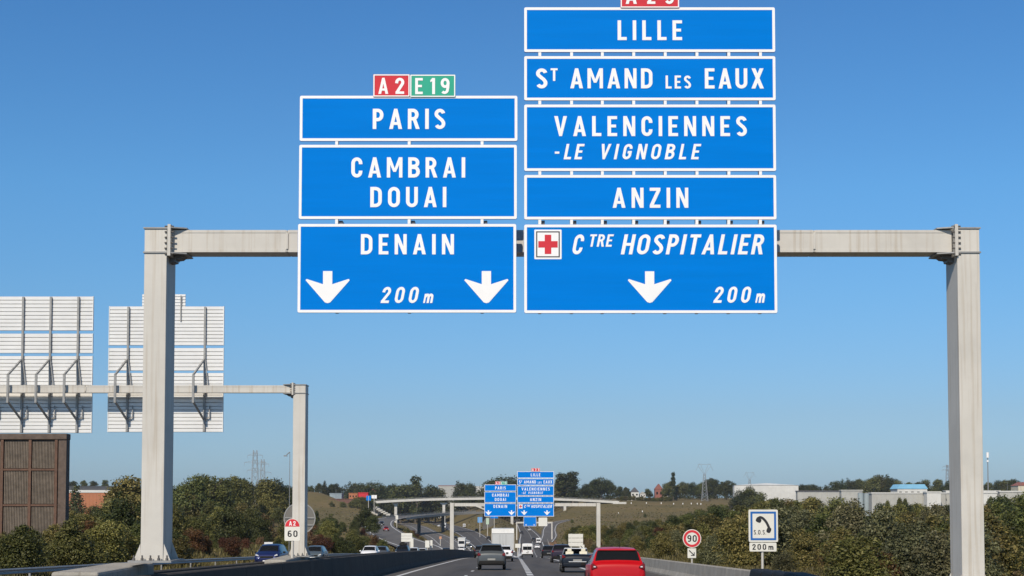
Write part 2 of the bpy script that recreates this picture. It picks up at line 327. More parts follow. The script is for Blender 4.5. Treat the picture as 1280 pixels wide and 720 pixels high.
def axis_pts():
    xs = list(np.arange(-30, 30.01, 1.0)); s = 1.0; x = 30
    while x < 7000: s *= 1.045; x += s; xs.append(x); xs.insert(0, -x)
    ys = list(np.arange(-60, 60, 2.0)); y = 60; s = 2.0
    while y < 9000: s = max(2.0, y * 0.014); ys.append(y); y += s
    ys += [9300]; ys = [-3000, -1000, -300, -120] + ys
    return np.array(xs), np.array(ys)
def build_terrain():
    xs, ys = axis_pts(); X, Y = np.meshgrid(xs, ys); Z = height(X, Y)
    nx = len(xs); n = X.size
    V = np.column_stack([X.ravel(), Y.ravel(), Z.ravel()])
    idx = np.arange(n).reshape(X.shape)
    Fq = np.stack([idx[:-1, :-1], idx[:-1, 1:], idx[1:, 1:], idx[1:, :-1]], -1).reshape(-1, 4)
    me = bpy.data.meshes.new('ground'); me.vertices.add(n); me.vertices.foreach_set('co', V.ravel())
    me.loops.add(Fq.size); me.loops.foreach_set('vertex_index', Fq.ravel()); me.polygons.add(len(Fq))
    me.polygons.foreach_set('loop_start', np.arange(len(Fq)) * 4); me.update(calc_edges=True)
    me.polygons.foreach_set('use_smooth', [True] * len(Fq)); me.validate()
    o = bpy.data.objects.new('ground', me); COL.objects.link(o); tag(o, 'dry grassy ground, banks and verges around the motorway', kind='structure')
    m = bpy.data.materials.new('dry_grass_ground'); m.use_nodes = True; t = m.node_tree; b = t.nodes['Principled BSDF']; N = t.nodes.new; Lk = t.links.new
    tc = N('ShaderNodeTexCoord'); b.inputs['Roughness'].default_value = 0.95; b.inputs['Specular IOR Level'].default_value = 0.15
    def noise(sc, det=8):
        q = N('ShaderNodeTexNoise'); q.inputs['Scale'].default_value = sc; q.inputs['Detail'].default_value = det; q.inputs['Roughness'].default_value = 0.7; Lk(tc.outputs['Object'], q.inputs['Vector']); return q
    def ramp(q, *e):
        r = N('ShaderNodeValToRGB'); r.color_ramp.elements[0].position = e[0][0]; r.color_ramp.elements[0].color = (*e[0][1], 1)
        r.color_ramp.elements[1].position = e[-1][0]; r.color_ramp.elements[1].color = (*e[-1][1], 1)
        for p, c in e[1:-1]: k = r.color_ramp.elements.new(p); k.color = (*c, 1)
        Lk(q.outputs['Fac'], r.inputs[0]); return r
    r1 = ramp(noise(0.03), (0.35, (0.10, 0.088, 0.034)), (0.5, (0.15, 0.118, 0.052)), (0.66, (0.20, 0.138, 0.068)))
    r2 = ramp(noise(0.35), (0.3, (0.085, 0.075, 0.03)), (0.7, (0.19, 0.145, 0.065)))
    mx = N('ShaderNodeMixRGB'); mx.inputs[0].default_value = 0.5; Lk(r1.outputs[0], mx.inputs[1]); Lk(r2.outputs[0], mx.inputs[2]); Lk(mx.outputs[0], b.inputs['Base Color'])
    bp = N('ShaderNodeBump'); bp.inputs['Distance'].default_value = 0.5; bp.inputs['Strength'].default_value = 0.7; Lk(noise(1.2).outputs['Fac'], bp.inputs['Height']); Lk(bp.outputs[0], b.inputs['Normal'])
    me.materials.append(m); return o
build_terrain()

def strip(P, off0, off1, dz, name, m, parent=None, kind='structure', y0=-1e9, y1=1e9, dash=None, hw_rel=False):
    """ribbon along path P between lateral offsets off0..off1 (metres from centre, or fractions of the half width)"""
    mb = MB(); P = [p for p in P if y0 <= p[1] <= y1 + 1e-6]; n = len(P); L = []; s = 0
    for i, p in enumerate(P):
        a = P[max(i - 1, 0)]; b = P[min(i + 1, n - 1)]; dx, dy = b[0] - a[0], b[1] - a[1]; l = math.hypot(dx, dy)
        nx, ny = dy / l, -dx / l
        o0 = off0 * p[3] if hw_rel else off0; o1 = off1 * p[3] if hw_rel else off1
        if hw_rel and name != 'roadway': o1 = o0 + (off1 - off0)
        if i: s += math.hypot(p[0] - P[i - 1][0], p[1] - P[i - 1][1])
        L.append(((p[0] + nx * o0, p[1] + ny * o0, p[2] + dz), (p[0] + nx * o1, p[1] + ny * o1, p[2] + dz), s))
    if dash:
        seg, per, ph = dash; k = ph
        S = np.array([q[2] for q in L]); A = np.array([q[0] for q in L]); B = np.array([q[1] for q in L])
        def ip(Q, t): return [float(np.interp(t, S, Q[:, j])) for j in range(3)]
        while k + seg < S[-1]:
            ts = [k, (k + k + seg) / 2, k + seg]
            mb.add([ip(A, t) for t in ts] + [ip(B, t) for t in ts], [(0, 3, 4, 1), (1, 4, 5, 2)]); k += per
    else:
        mb.add([q[0] for q in L] + [q[1] for q in L], [(i, n + i, n + i + 1, i + 1) for i in range(n - 1)])
    o = mb.build(name, m, parent)
    if not parent: tag(o, kind=kind)
    return o
def dens(P, n=4):
    return np.array([P[i] + (P[i + 1] - P[i]) * k / n for i in range(len(P) - 1) for k in range(n)] + [P[-1]])
def z_fix(P):
    P = P.copy(); P[:, 2] = road_z(P[:, 1]); return P
main_d = z_fix(dens(main_p, 4)); left_d = z_fix(dens(left_p)); right_d = z_fix(dens(right_p)); opp_d = z_fix(dens(opp_p, 3)); loop_d = dens(loop_p); exit_d = dens(exit_p)
MW = strip(main_d, -1, 1, 0.0, 'roadway', ASPH, hw_rel=True); MW.name = 'motorway'; tag(MW, 'grey asphalt motorway carriageway running downhill under the gantries')
LW = strip(left_d, -1, 1, -0.012, 'roadway', ASPH, hw_rel=True); LW.name = 'motorway'; tag(LW, 'left fork of the motorway curving away')
RW = strip(right_d, -1, 1, -0.024, 'roadway', ASPH, hw_rel=True); RW.name = 'motorway'; tag(RW, 'right fork of the motorway running straight on')
OW = strip(opp_d, -1, 1, 0.0, 'roadway', ASPH2, hw_rel=True); OW.name = 'motorway'; tag(OW, 'oncoming carriageway behind the central barrier')
LP = strip(loop_d[:br_i * 4 + 1], -1, 1, 0.02, 'roadway', ASPH2, hw_rel=True); LP.name = 'slip_road'; tag(LP, 'curved slip road joining from the lower bridge')
EX = strip(exit_d, -1, 1, 0.02, 'roadway', ASPH2, hw_rel=True); EX.name = 'slip_road'; tag(EX, 'slip road climbing to the right below the overpass')
# markings: 4 mm above
def line(P, road, x0, wd, dash=None, y0=-1e9, y1=1e9, dz=0.004, rel=False):
    P = P.copy()
    return strip(P, x0, x0 + wd, dz, 'lane_marking', PAINT, parent=road, y0=y0, y1=y1, dash=dash, hw_rel=rel)
line(main_d, MW, -6.55, 0.22); line(main_d, MW, 4.0, 0.22, y0=0)
line(main_d, MW, -3.05, 0.16, (3, 13, 2.4)); line(main_d, MW, 0.18, 0.34, (3, 4.5, 1.0), y1=258)
left_l = line(left_d, LW, -0.86, 0.26, rel=True, dz=0.03); line(left_d, LW, 0.82, 0.3, rel=True, dz=0.03); line(left_d, LW, -0.1, 0.22, (3, 13, 0), dz=0.03)
line(right_d, RW, -0.9, 0.34, rel=True, dz=0.03); line(right_d, RW, 0.62, 0.3, rel=True, dz=0.03); line(right_d, RW, -0.25, 0.24, (6, 14, 0), dz=0.03)
line(opp_d, OW, 5.1, 0.22); line(opp_d, OW, -3.4, 0.22); line(opp_d, OW, 1.3, 0.2, (3, 13, 0))
line(loop_d[:br_i * 4 + 1], LP, -0.8, 0.3, rel=True, dz=0.03); line(loop_d[:br_i * 4 + 1], LP, 0.8, 0.3, rel=True, dz=0.03)
line(exit_d, EX, -0.8, 0.3, rel=True, dz=0.03); line(exit_d, EX, 0.8, 0.3, rel=True, dz=0.03)
# painted chevrons and arms on the nose between the forks
gm = MB()
for (a, b, wd) in (((0.6, 262), (2.6, 400), 0.55), ((0.2, 262), (-0.9, 400), 0.55)):
    pts = [(a[0] + (b[0] - a[0]) * i / 10, a[1] + (b[1] - a[1]) * i / 10) for i in range(11)]
    gm.add([(p[0], p[1], g(p[1]) + 0.022) for p in pts] + [(p[0] + wd, p[1], g(p[1]) + 0.022) for p in pts], [(i, i + 1, 12 + i, 11 + i) for i in range(10)])
gm.build('lane_marking', PAINT, MW)
def mound_fill():
    mb = MB(); n = 12
    A = [(-0.4 - i * 0.3, 262 + i * 14) for i in range(n)]; B = [(0.8 + i * 0.25, 262 + i * 14) for i in range(n)]
    mb.add([(p[0], p[1], g(p[1]) + 0.012) for p in A + B], [(i, i + 1, n + i + 1, n + i) for i in range(n - 1)])
    return mb.build('asphalt_nose', ASPH2, MW)
mound_fill()

# ------------------------------------------------------------------ concrete barriers (sections as parts)
def barrier(name, label, x, y0, y1, h, wt, wb, m, ledge=0.0, step=6.0, xf=None):
    root = tag(empty(name, (x, y0, g(y0))), label, 'barrier'); y = y0; first = None
    while y < y1:
        ya, yb = y + 0.015, min(y + step, y1) - 0.015
        xa = xf(ya) if xf else x; xb = xf(yb) if xf else x
        mb = MB(); pr = [(-wb, -0.3), (-wb, 0.08), (-wb * .62, 0.30), (-wt, h - 0.03), (-wt + 0.03, h), (wt - 0.03, h), (wt, h - 0.03), (wb * .62, 0.30), (wb, 0.08), (wb, -0.3)]
        V = [(xa + p[0], ya, g(ya) + p[1]) for p in pr] + [(xb + p[0], yb, g(yb) + p[1]) for p in pr]; n = len(pr)
        mb.add(V, [(i, (i + 1) % n, n + (i + 1) % n, n + i) for i in range(n)] + [tuple(range(n)), tuple(range(2 * n - 1, n - 1, -1))])
        o = mb.build('barrier_section', m, root); o.location = -root.location
        y += step
    return root
barrier('concrete_barrier', 'shade-darkened streaked concrete central barrier beside the fast lane', -7.1, 8, 345, 1.12, .10, .27, CONC_D, xf=lambda y: -7.1 if y < 257 else -7.1 - 0.022 * (y - 257))
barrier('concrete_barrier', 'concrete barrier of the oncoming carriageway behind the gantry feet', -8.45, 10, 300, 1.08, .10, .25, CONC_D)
barrier('concrete_barrier', 'low pale concrete barrier below the speed limit sign on the right verge', 8.15, 30, 262, 0.78, .12, .26, CONC, xf=lambda y: 8.15)
def rail(name, label, pts, zf, side=1):
    root = tag(empty(name, (pts[0][0], pts[0][1], zf(*pts[0]))), label, 'guardrail')
    rb = MB(); prof = [(0, .52), (.05, .56), (0, .62), (0, .66), (.05, .72), (0, .78)]
    n = len(prof)
    for i in range(len(pts) - 1):
        a, b = pts[i], pts[i + 1]; za, zb = zf(*a), zf(*b)
        V = [(a[0] + side * p[0], a[1], za + p[1]) for p in prof] + [(b[0] + side * p[0], b[1], zb + p[1]) for p in prof]
        rb.add(V, [(k, k + 1, n + k + 1, n + k) for k in range(n - 1)])
    o = rb.build('rail', STEEL_D, root); o.location = -root.location
    pm = None
    for i in range(len(pts)):
        p = pts[i]; z = zf(*p)
        if pm is None:
            q = MB(); q.box((0, 0, .38), (.08, .1, .8)); pm = q.build('rail_post', STEEL_D, root); c = pm
        else:
            c = pm.copy(); COL.objects.link(c)
        c.location = Vector((p[0] - side * .05, p[1], z)) - root.location
rail('guardrail', 'steel guardrail along the far side of the oncoming carriageway', [(-21.3, y) for y in range(56, 300, 8)], lambda x, y: H(x, y) - .02)
rail('guardrail', 'steel guardrail on the right edge beyond the concrete barrier', [(9.6 + max(0, y - 300) * .018, y) for y in range(264, 640, 12)], lambda x, y: H(x, y))
# plinths in the central gap
def plinth(name, label, x0, x1, y0, y1, h):
    z = g((y0 + y1) / 2); mb = MB(); mb.span(x0, x1, y0, y1, z - 0.6, z + h)
    o = mb.build(name, CONC); bevel(o, .05, 2); tag(o, label, 'concrete plinth'); return o
plinth('gantry_plinth', 'concrete plinth carrying the left foot of the big sign gantry', -8.14, -7.30, 25.5, 29.5, 1.29)
plinth('gantry_plinth', 'concrete plinth under the post of the gantry seen from behind', -8.15, -7.42, 47.5, 52.5, 1.22)
plinth('gantry_plinth', 'concrete footing under the right foot of the big sign gantry', 8.5, 9.4, 27, 29.6, .75)

# ------------------------------------------------------------------ sign gantries
def child(mb, name, m, root, **k):
    o = mb.build(name, m, root, **k); o.location = -root.location; return o
def gantry(label, XL, XR, Y, zb0, zb1, zfL, zfR, pw=.44, pd=.75, bd=.55, bh=None, detail=True, joints=()):
    """portal: posts whose outer faces are XL and XR, beam from zb0 to zb1; zf = foot height"""
    root = tag(empty('sign_gantry', ((XL + XR) / 2, Y + pd / 2, min(zfL, zfR))), label, 'gantry')
    for sgn, xo, zf in ((1, XL, zfL), (-1, XR, zfR)):
        xa, xb = sorted((xo, xo + sgn * pw))
        mb = MB(); mb.span(xa, xb, Y, Y + pd, zf, zb1); o = child(mb, 'post', STEEL, root); bevel(o, .012)
        xi = xo + sgn * pw
        if detail:
            for z in (zb0 - .0, zb1):
                mb = MB(); mb.span(min(xo, xi) - .02, max(xo, xi) + .02, Y - .025, Y + pd + .02, z - .014, z + .014); child(mb, 'corner_plate', STEEL_D, root)
            xf = xi + sgn * .035
            mb = MB(); mb.span(xf - .014, xf + .014, Y - .05, Y + pd + .03, zb0 - .07, zb1 + .07); child(mb, 'flange_plate', STEEL, root)
            mb = MB(); mb.span(xf + .016, xf + .044, Y - .05, Y + pd + .03, zb0 - .07, zb1 + .07); child(mb, 'flange_plate', STEEL, root)
            for z in np.linspace(zb0 - .03, zb1 + .03, 6):
                q = MB(); q.tube((xf - .075, Y - .018, z), (xf + .10, Y - .018, z), .016, n=6); child(q, 'bolt', BOLT, root)
            for z in (zb0 - .01, zb1 + .01):           # tapered gussets where the beam meets the flange
                q = MB(); q.prism([(xf + sgn * .04, Y - .045), (xf + sgn * .34, Y + .07), (xf + sgn * .34, Y + pd - .1), (xf + sgn * .04, Y + pd)], 'z', z - .012, z + .012); child(q, 'beam_gusset', STEEL_D, root)
            q = MB(); q.prism([(xi + sgn * .0, zb0 - .03), (xi + sgn * .30, zb0 - .03), (xi + sgn * .22, zb0 - .09), (xi + sgn * .12, zb0 - .10), (xi + sgn * .12, zb0 - .15), (xi, zb0 - .17)], 'y', Y + .22, Y + .5); child(q, 'haunch', BOLT, root)
            # foot: base plate, gussets, anchor bolts
            q = MB(); q.span(min(xo, xi) - .20, max(xo, xi) + .20, Y - .18, Y + pd + .18, zf, zf + .04); child(q, 'base_plate', STEEL_D, root)
            for xg, d in ((min(xo, xi), -1), (max(xo, xi), 1)):
                for yy in (Y + .02, Y + pd - .06):
                    q = MB(); q.prism([(xg, zf + .04), (xg + d * .14, zf + .04), (xg + d * .12, zf + .08), (xg + d * .01, zf + .36)], 'y', yy, yy + .025); child(q, 'foot_gusset', STEEL, root)
            for k in range(5):
                xx = min(xo, xi) - .1 + (pw + .2) * k / 4
                q = MB(); q.tube((xx, Y - .10, zf + .04), (xx, Y - .10, zf + .14), .019, n=6); q.tube((xx, Y - .10, zf + .04), (xx, Y - .10, zf + .085), .034, n=6); child(q, 'anchor_bolt', BOLT, root)
    xs = [XL + pw + .07] + list(joints) + [XR - pw - .07]
    for i in range(len(xs) - 1):
        mb = MB(); mb.span(xs[i] + .002, xs[i + 1] - .002, Y + .1, Y + .1 + bd, zb0 + .02, zb1 - .02)
        o = child(mb, 'beam', STEEL, root); bevel(o, .012)
        for za, zc in ((zb0 + .02, zb0 + .075), (zb1 - .075, zb1 - .02)):   # raised flanges top and bottom of the front face
            q = MB(); q.span(xs[i] + .03, xs[i + 1] - .03, Y + .092, Y + .1 - .001, za, zc); child(q, 'beam_flange', STEEL, root)
    for j in joints:
        q = MB(); q.span(j - .02, j + .02, Y + .08, Y + .098, zb0 + .08, zb1 - .08); child(q, 'splice_plate', STEEL, root)
    return root
YG = 28.0
def gx(px, Y=YG, py=300): return at(px, py, Y).x
def gz(py, Y=YG): return at(640, py, Y).z
zb0 = gz(316.5, YG + .1); zb1 = gz(286.3, YG + .1)
gantry('tall grey steel portal gantry with a foot at each side, nearest the viewer', gx(180.6), gx(1224.4), YG, zb0, zb1, gz(703), g(28) + .77, joints=(gx(358), gx(1019)))
YF = 193.0
gantry('second steel portal gantry farther down the road in front of the overpass', at(562.5, 660, YF).x, at(750.5, 660, YF).x, YF, at(640, 633, YF).z, at(640, 628.6, YF).z, g(YF) + 1, g(YF) - .1, pw=.50, pd=.7, detail=False)
YT = 640.0
gantry('small distant third portal gantry over the right fork', at(645.2, 660, YT).x, at(690.6, 660, YT).x, YT, at(640, 654.2, YT).z, at(640, 652.2, YT).z, g(YT), g(YT), pw=.5, pd=.6, detail=False)

FONT_ON = True
def dsign(label, px0, px1, py0, py1, texts=(), arrows=(), face=None, off=(0, 0, 0), Y=27.72, posts=(), cross=False, bord=3.4, r=2.0, cat='direction sign', name='direction_sign', group=None, low=0, tmat=None, far=False):
    """sign plate given by its corners in the photograph, moved by off for the copy on the far gantry"""
    K = Y / F * 1.0
    a = at(px0, py1, Y); b = at(px1, py0, Y)
    def X(p, q=None): return at(p, (py0 + py1) / 2, Y).x + off[0]
    def Z(p): return at(640, p, Y).z + off[2]
    y = Y + off[1]
    x0, x1, z0, z1 = X(px0), X(px1), Z(py1), Z(py0)
    root = tag(empty(name, ((x0 + x1) / 2, y, z0)), label, cat, group)
    fm = face or BLUE; k = Y / F
    mb = MB(); pts = flat_rrect(mb, x0, x1, z0, z1, 0, r * k); mb.prism(pts, 'y', y, y + .03); child(mb, 'panel', [fm], root)
    mb = MB(); ring_rrect(mb, x0 + .004, x1 - .004, z0 + .004, z1 - .004, y - .004, r * k, bord * k); child(mb, 'border', WHITE, root)
    for i, t in enumerate(texts):
        s, ta, tb, ty0, ty1 = t[:5]; it = len(t) > 5 and t[5]
        mb = MB(); text_mesh(mb, s, X(ta), X(tb), Z(ty1), Z(ty0), y - .005, it); child(mb, 'lettering', tmat or WHITE, root)
    for (cx, ya, yb, hw) in arrows:
        mb = MB(); arrow_down(mb, X(cx), Z(ya), Z(yb), hw * k, y - .005); child(mb, 'arrow', WHITE, root)
    if cross:
        mb = MB(); ring_rrect(mb, X(668), X(702), Z(324), Z(287), y - .004, 1 * k, 2.2 * k, 0); mb.build
        ring_rrect(mb, X(670.2), X(699.8), Z(321.8), Z(289.2), y - .005, .5 * k, 1.5 * k, 1)
        mb.add([(X(671.6), y - .0045, Z(320.4)), (X(698.4), y - .0045, Z(320.4)), (X(698.4), y - .0045, Z(290.6)), (X(671.6), y - .0045, Z(290.6))], [(0, 1, 2, 3)], 0)
        cx, cz = X(685), Z(305.5); A = 12.2 * k; B = 4.1 * k
        mb.add([(cx - A, y - .007, cz - B), (cx + A, y - .007, cz - B), (cx + A, y - .007, cz + B), (cx - A, y - .007, cz + B)], [(0, 1, 2, 3)], 2)
        mb.add([(cx - B, y - .008, cz - A), (cx + B, y - .008, cz - A), (cx + B, y - .008, cz + A), (cx - B, y - .008, cz + A)], [(0, 1, 2, 3)], 2)
        child(mb, 'hospital_cross', [WHITE, BLACKS, REDS], root)
    # horizontal stiffening rails on the back
    nr = max(2, int((z1 - z0) / .45))
    for i in range(nr):
        zz = z0 + (z1 - z0) * (i + .5) / nr; q = MB(); q.span(x0 + .03, x1 - .03, y + .031, y + .06, zz - .025, zz + .025); child(q, 'back_rail', ALU, root)
    for p in posts:                                       # upright carriers reaching down to the sign below
        q = MB(); q.span(X(p) - .03, X(p) + .03, y + .062, y + .13, z0 - low * k, z1 - .01); child(q, 'carrier', STEEL, root)
    if low:
        for p in posts:
            q = MB(); q.span(X(p) - .028, X(p) + .028, y + .001, y + .028, z0 - low * k, z0 - .001); child(q, 'spacer', WHITE, root)
    if low == 0 and posts and not far:
        for p in posts:
            q = MB(); q.span(X(p) + .03, X(p) + .10, y + .062, y + .37, Z(279.0), Z(275)); q.span(X(p) - .02, X(p) + .10, y + .132, y + .37, Z(325), Z(322)); child(q, 'bracket', BOLT, root)
    return root
LPX = (421, 511.6, 602.6); RPX = (674.7, 714.4, 752.8, 792, 831.4, 871, 910.8, 950.3)
# colours of hue plates
def sign_set(off, where, far=False):
    W = where; kw = dict(off=off, far=far)
    dsign('small red plate reading A2 on top of the left sign column, ' + W, 466.5, 512.2, 92.8, 121, [('A', 473, 485.4, 97.3, 117.5), ('2', 494, 505.8, 97.3, 117.5)], face=REDS, bord=1.4, r=1, Y=27.70, cat='route plate', name='route_plate', **kw)
    dsign('small green plate reading E19 on top of the left sign column, ' + W, 512.6, 569.3, 93.2, 121.4, [('E', 519, 528.5, 97.6, 117.8), ('19', 538, 562, 97.6, 117.8)], face=GREENS, bord=1.4, r=1, Y=27.70, cat='route plate', name='route_plate', **kw)
    dsign('small red plate reading A23 on top of the right sign column, ' + W, 775.6, 849, -19, 9.8, [('A', 782, 797.5, -15.5, 5), ('23', 808.4, 842, -15.5, 5)], face=REDS, bord=1.4, r=1, Y=27.70, cat='route plate', name='route_plate', **kw)
    dsign('blue direction sign reading PARIS, ' + W, 374.5, 647, 119.5, 176.5, [('PARIS', 466, 556.6, 136, 161.3)], posts=LPX, low=5, **kw)
    dsign('blue direction sign reading CAMBRAI DOUAI, ' + W, 373.5, 646.3, 180.8, 274, [('CAMBRAI', 439, 581.5, 196.7, 222), ('DOUAI', 463, 558, 233.7, 259)], posts=LPX, low=6.5, **kw)
    if not far:
        dsign('blue direction sign reading DENAIN 200 m with two white arrows, ' + W, 372, 645.5, 279.7, 391, [('DENAIN', 451, 567.4, 292.7, 318), ('200', 475.5, 525, 358.6, 378.8, True), ('m', 529, 544.5, 358.2, 378.8, True)], [(409.7, 338.9, 379, 27.8), (608, 338.9, 379, 27.8)], posts=LPX, **kw)
    else:
        dsign('blue direction sign reading DENAIN with two white arrows, ' + W, 372, 645.5, 279.7, 391, [('DENAIN', 451, 567.4, 292.7, 318)], [(407, 338.9, 379, 27.8), (606, 338.9, 379, 27.8)], posts=LPX, **kw)
    dsign('blue direction sign reading LILLE, ' + W, 655, 969, 9, 65.3, [('LILLE', 772, 852.5, 25.5, 50.2)], posts=RPX, low=5, **kw)
    dsign('blue direction sign reading ST AMAND LES EAUX, ' + W, 655, 969.6, 70, 125.7, [('S', 670, 684.4, 85.5, 110.5), ('T', 688.3, 697, 85.5, 101.2), ('AMAND', 712.8, 815.6, 85.5, 110.5), ('LES', 832, 863.6, 94.5, 110.7), ('EAUX', 881, 954.7, 85.5, 110.7)], posts=RPX, low=5, **kw)
    dsign('blue direction sign reading VALENCIENNES - LE VIGNOBLE, ' + W, 655, 970, 130.5, 214, [('VALENCIENNES', 692.8, 933.6, 145.2, 170.2), ('-', 693.5, 699.8, 180, 199), ('LE', 704.5, 730.8, 180, 199.2, True), ('VIGNOBLE', 748.3, 876.5, 180, 199.2, True)], posts=RPX, low=5, **kw)
    dsign('blue direction sign reading ANZIN, ' + W, 655, 970.6, 218.5, 274.6, [('ANZIN', 765.8, 860.3, 234.7, 259.8)], posts=RPX, low=6, **kw)
    ar = [(812, 339.2, 378.6, 27.5)] if not far else [(715, 339.2, 378.6, 27.5), (912, 339.2, 378.6, 27.5)]
    tx = [('C', 714.4, 731.7, 293, 318, True), ('TRE', 735.3, 767.5, 293, 308.4, True), ('HOSPITALIER', 776, 958, 293, 318, True)]
    if not far: tx += [('200', 890.8, 940, 358.3, 378.5, True), ('m', 943.6, 958.5, 358, 378.5, True)]
    dsign('blue direction sign reading CTRE HOSPITALIER with a red cross, ' + W, 655, 971.5, 280.5, 391.6, tx, ar, posts=RPX, cross=True, **kw)
sign_set((0, 0, 0), 'large on nearest gantry')
a = at(605.5, 645.5, YF - .28); b = at(372, 391, 27.72)
sign_set((a.x - b.x, YF - .28 - 27.72, a.z - b.z), 'small on second gantry', True)
# signs of the third gantry
dsign('tiny blue direction sign on the distant third gantry', 654.5, 670.4, 646, 657.8, arrows=[(657.6, 655, 657.2, 1), (667.6, 655, 657.2, 1)], Y=YT - .3, bord=.3, r=.3)
dsign('tiny white direction sign on the distant third gantry', 673.2, 684, 647, 657.6, Y=YT - .3, bord=.3, r=.3, face=CREAM)

# bare orange soil beside the right fork
def soil():
    pts = [(8.9 + (y - 255) * .0150 if y < 420 else 11.4 + (y - 420) * .0150, y) for y in range(255, 700, 9)]; mb = MB(); n = len(pts); K = 5
    for j in range(K):
        for (x, y) in pts:
            xx = x + j * (2.2 + (y - 255) * .006) / (K - 1) + 0.35 * math.sin(y * .13 + j) * (j in (0, K - 1)); mb.v.append((xx, y, H(xx, y) + .05 + .02 * (j not in (0, K - 1))))
    mb.f = [(j * n + i, (j + 1) * n + i, (j + 1) * n + i + 1, j * n + i + 1) for j in range(K - 1) for i in range(n - 1)]; mb.m = [0] * len(mb.f)
    o = mb.build('bare_soil', mat('orange_soil', (.22, .115, .05), .95, 0, .35, .6), None); tag(o, kind='structure')
soil()
# ------------------------------------------------------------------ vehicles
def cr(P, n):
    P = np.array(P, float); out = []
    for i in range(len(P) - 1):
        p0 = P[max(i - 1, 0)]; p1 = P[i]; p2 = P[i + 1]; p3 = P[min(i + 2, len(P) - 1)]
        for k in range(n):
            t = k / n; v = 0.5 * ((2 * p1) + (-p0 + p2) * t + (2 * p0 - 5 * p1 + 4 * p2 - p3) * t * t + (-p0 + 3 * p1 - 3 * p2 + p3) * t ** 3)
            out.append(v * .85 + (p1 + (p2 - p1) * t) * .15)
    out.append(P[-1]); return np.array(out)
# station rows: y, bottom z, top z, waist z, half width, half width of roof line
SHAPES = {
 'hatch': dict(st=[(0, .42, .66, .60, .74, .66), (.03, .34, .90, .80, .82, .74), (.09, .30, .99, .90, .87, .78), (.17, .28, 1.04, .97, .885, .76), (.24, .28, 1.10, 1.0, .89, .73), (.52, .28, 1.40, 1.0, .895, .64), (.66, .28, 1.475, 1.0, .90, .60), (1.3, .28, 1.51, .98, .90, .60), (2.2, .28, 1.49, .95, .90, .60), (2.75, .28, 1.40, .93, .895, .60), (3.35, .28, 1.00, .92, .885, .68), (3.6, .28, .95, .88, .875, .70), (4.05, .28, .80, .74, .84, .68), (4.2, .34, .66, .6, .76, .62), (4.24, .42, .58, .53, .68, .56)], rw=(4, 6), sw=(5, 10), ws=(9, 10), wy=(.78, 3.42), wr=.33),
 'suv': dict(st=[(0, .46, .74, .66, .76, .68), (.03, .38, 1.02, .9, .85, .78), (.10, .34, 1.10, 1.02, .90, .82), (.16, .32, 1.13, 1.06, .92, .80), (.22, .32, 1.19, 1.08, .92, .78), (.45, .32, 1.50, 1.08, .92, .70), (.58, .32, 1.57, 1.08, .92, .655), (1.3, .32, 1.62, 1.07, .925, .65), (2.2, .32, 1.60, 1.04, .925, .64), (2.8, .32, 1.50, 1.02, .92, .63), (3.35, .32, 1.12, 1.02, .91, .70), (3.6, .32, 1.06, .98, .90, .72), (4.05, .32, .92, .84, .87, .70), (4.2, .40, .74, .68, .78, .64), (4.25, .48, .64, .6, .70, .58)], rw=(4, 6), sw=(5, 10), ws=(9, 10), wy=(.80, 3.42), wr=.36),
 'open': dict(st=[(0, .42, .66, .60, .76, .68), (.03, .34, .86, .80, .84, .76), (.12, .30, .98, .92, .89, .80), (.25, .28, 1.02, .96, .90, .80), (.8, .28, 1.04, .97, .90, .78), (1.1, .28, .96, .93, .90, .72), (1.5, .28, .93, .93, .90, .70), (2.4, .28, .93, .93, .90, .70), (2.9, .28, 1.0, .94, .89, .72), (3.35, .28, .98, .92, .885, .72), (3.8, .28, .88, .82, .87, .70), (4.1, .34, .74, .68, .80, .66), (4.2, .42, .6, .55, .70, .58)], rw=None, sw=None, ws=None, wy=(.78, 3.42), wr=.33),
 'van': dict(st=[(0, .48, 1.9, .9, .93, .88), (.02, .40, 2.25, 1.15, .97, .90), (.05, .36, 2.38, 1.2, .99, .90), (.3, .34, 2.44, 1.2, .995, .88), (2.0, .34, 2.46, 1.2, 1.0, .88), (3.6, .34, 2.42, 1.2, 1.0, .87), (4.1, .34, 2.2, 1.2, .99, .86), (4.6, .34, 1.35, 1.15, .98, .84), (4.9, .34, 1.15, 1.0, .96, .82), (5.2, .36, .9, .8, .9, .76), (5.25, .5, .7, .65, .8, .7)], rw=None, sw=(5, 7), ws=(6, 7), wy=(.85, 4.35), wr=.35),
}
SW = 3
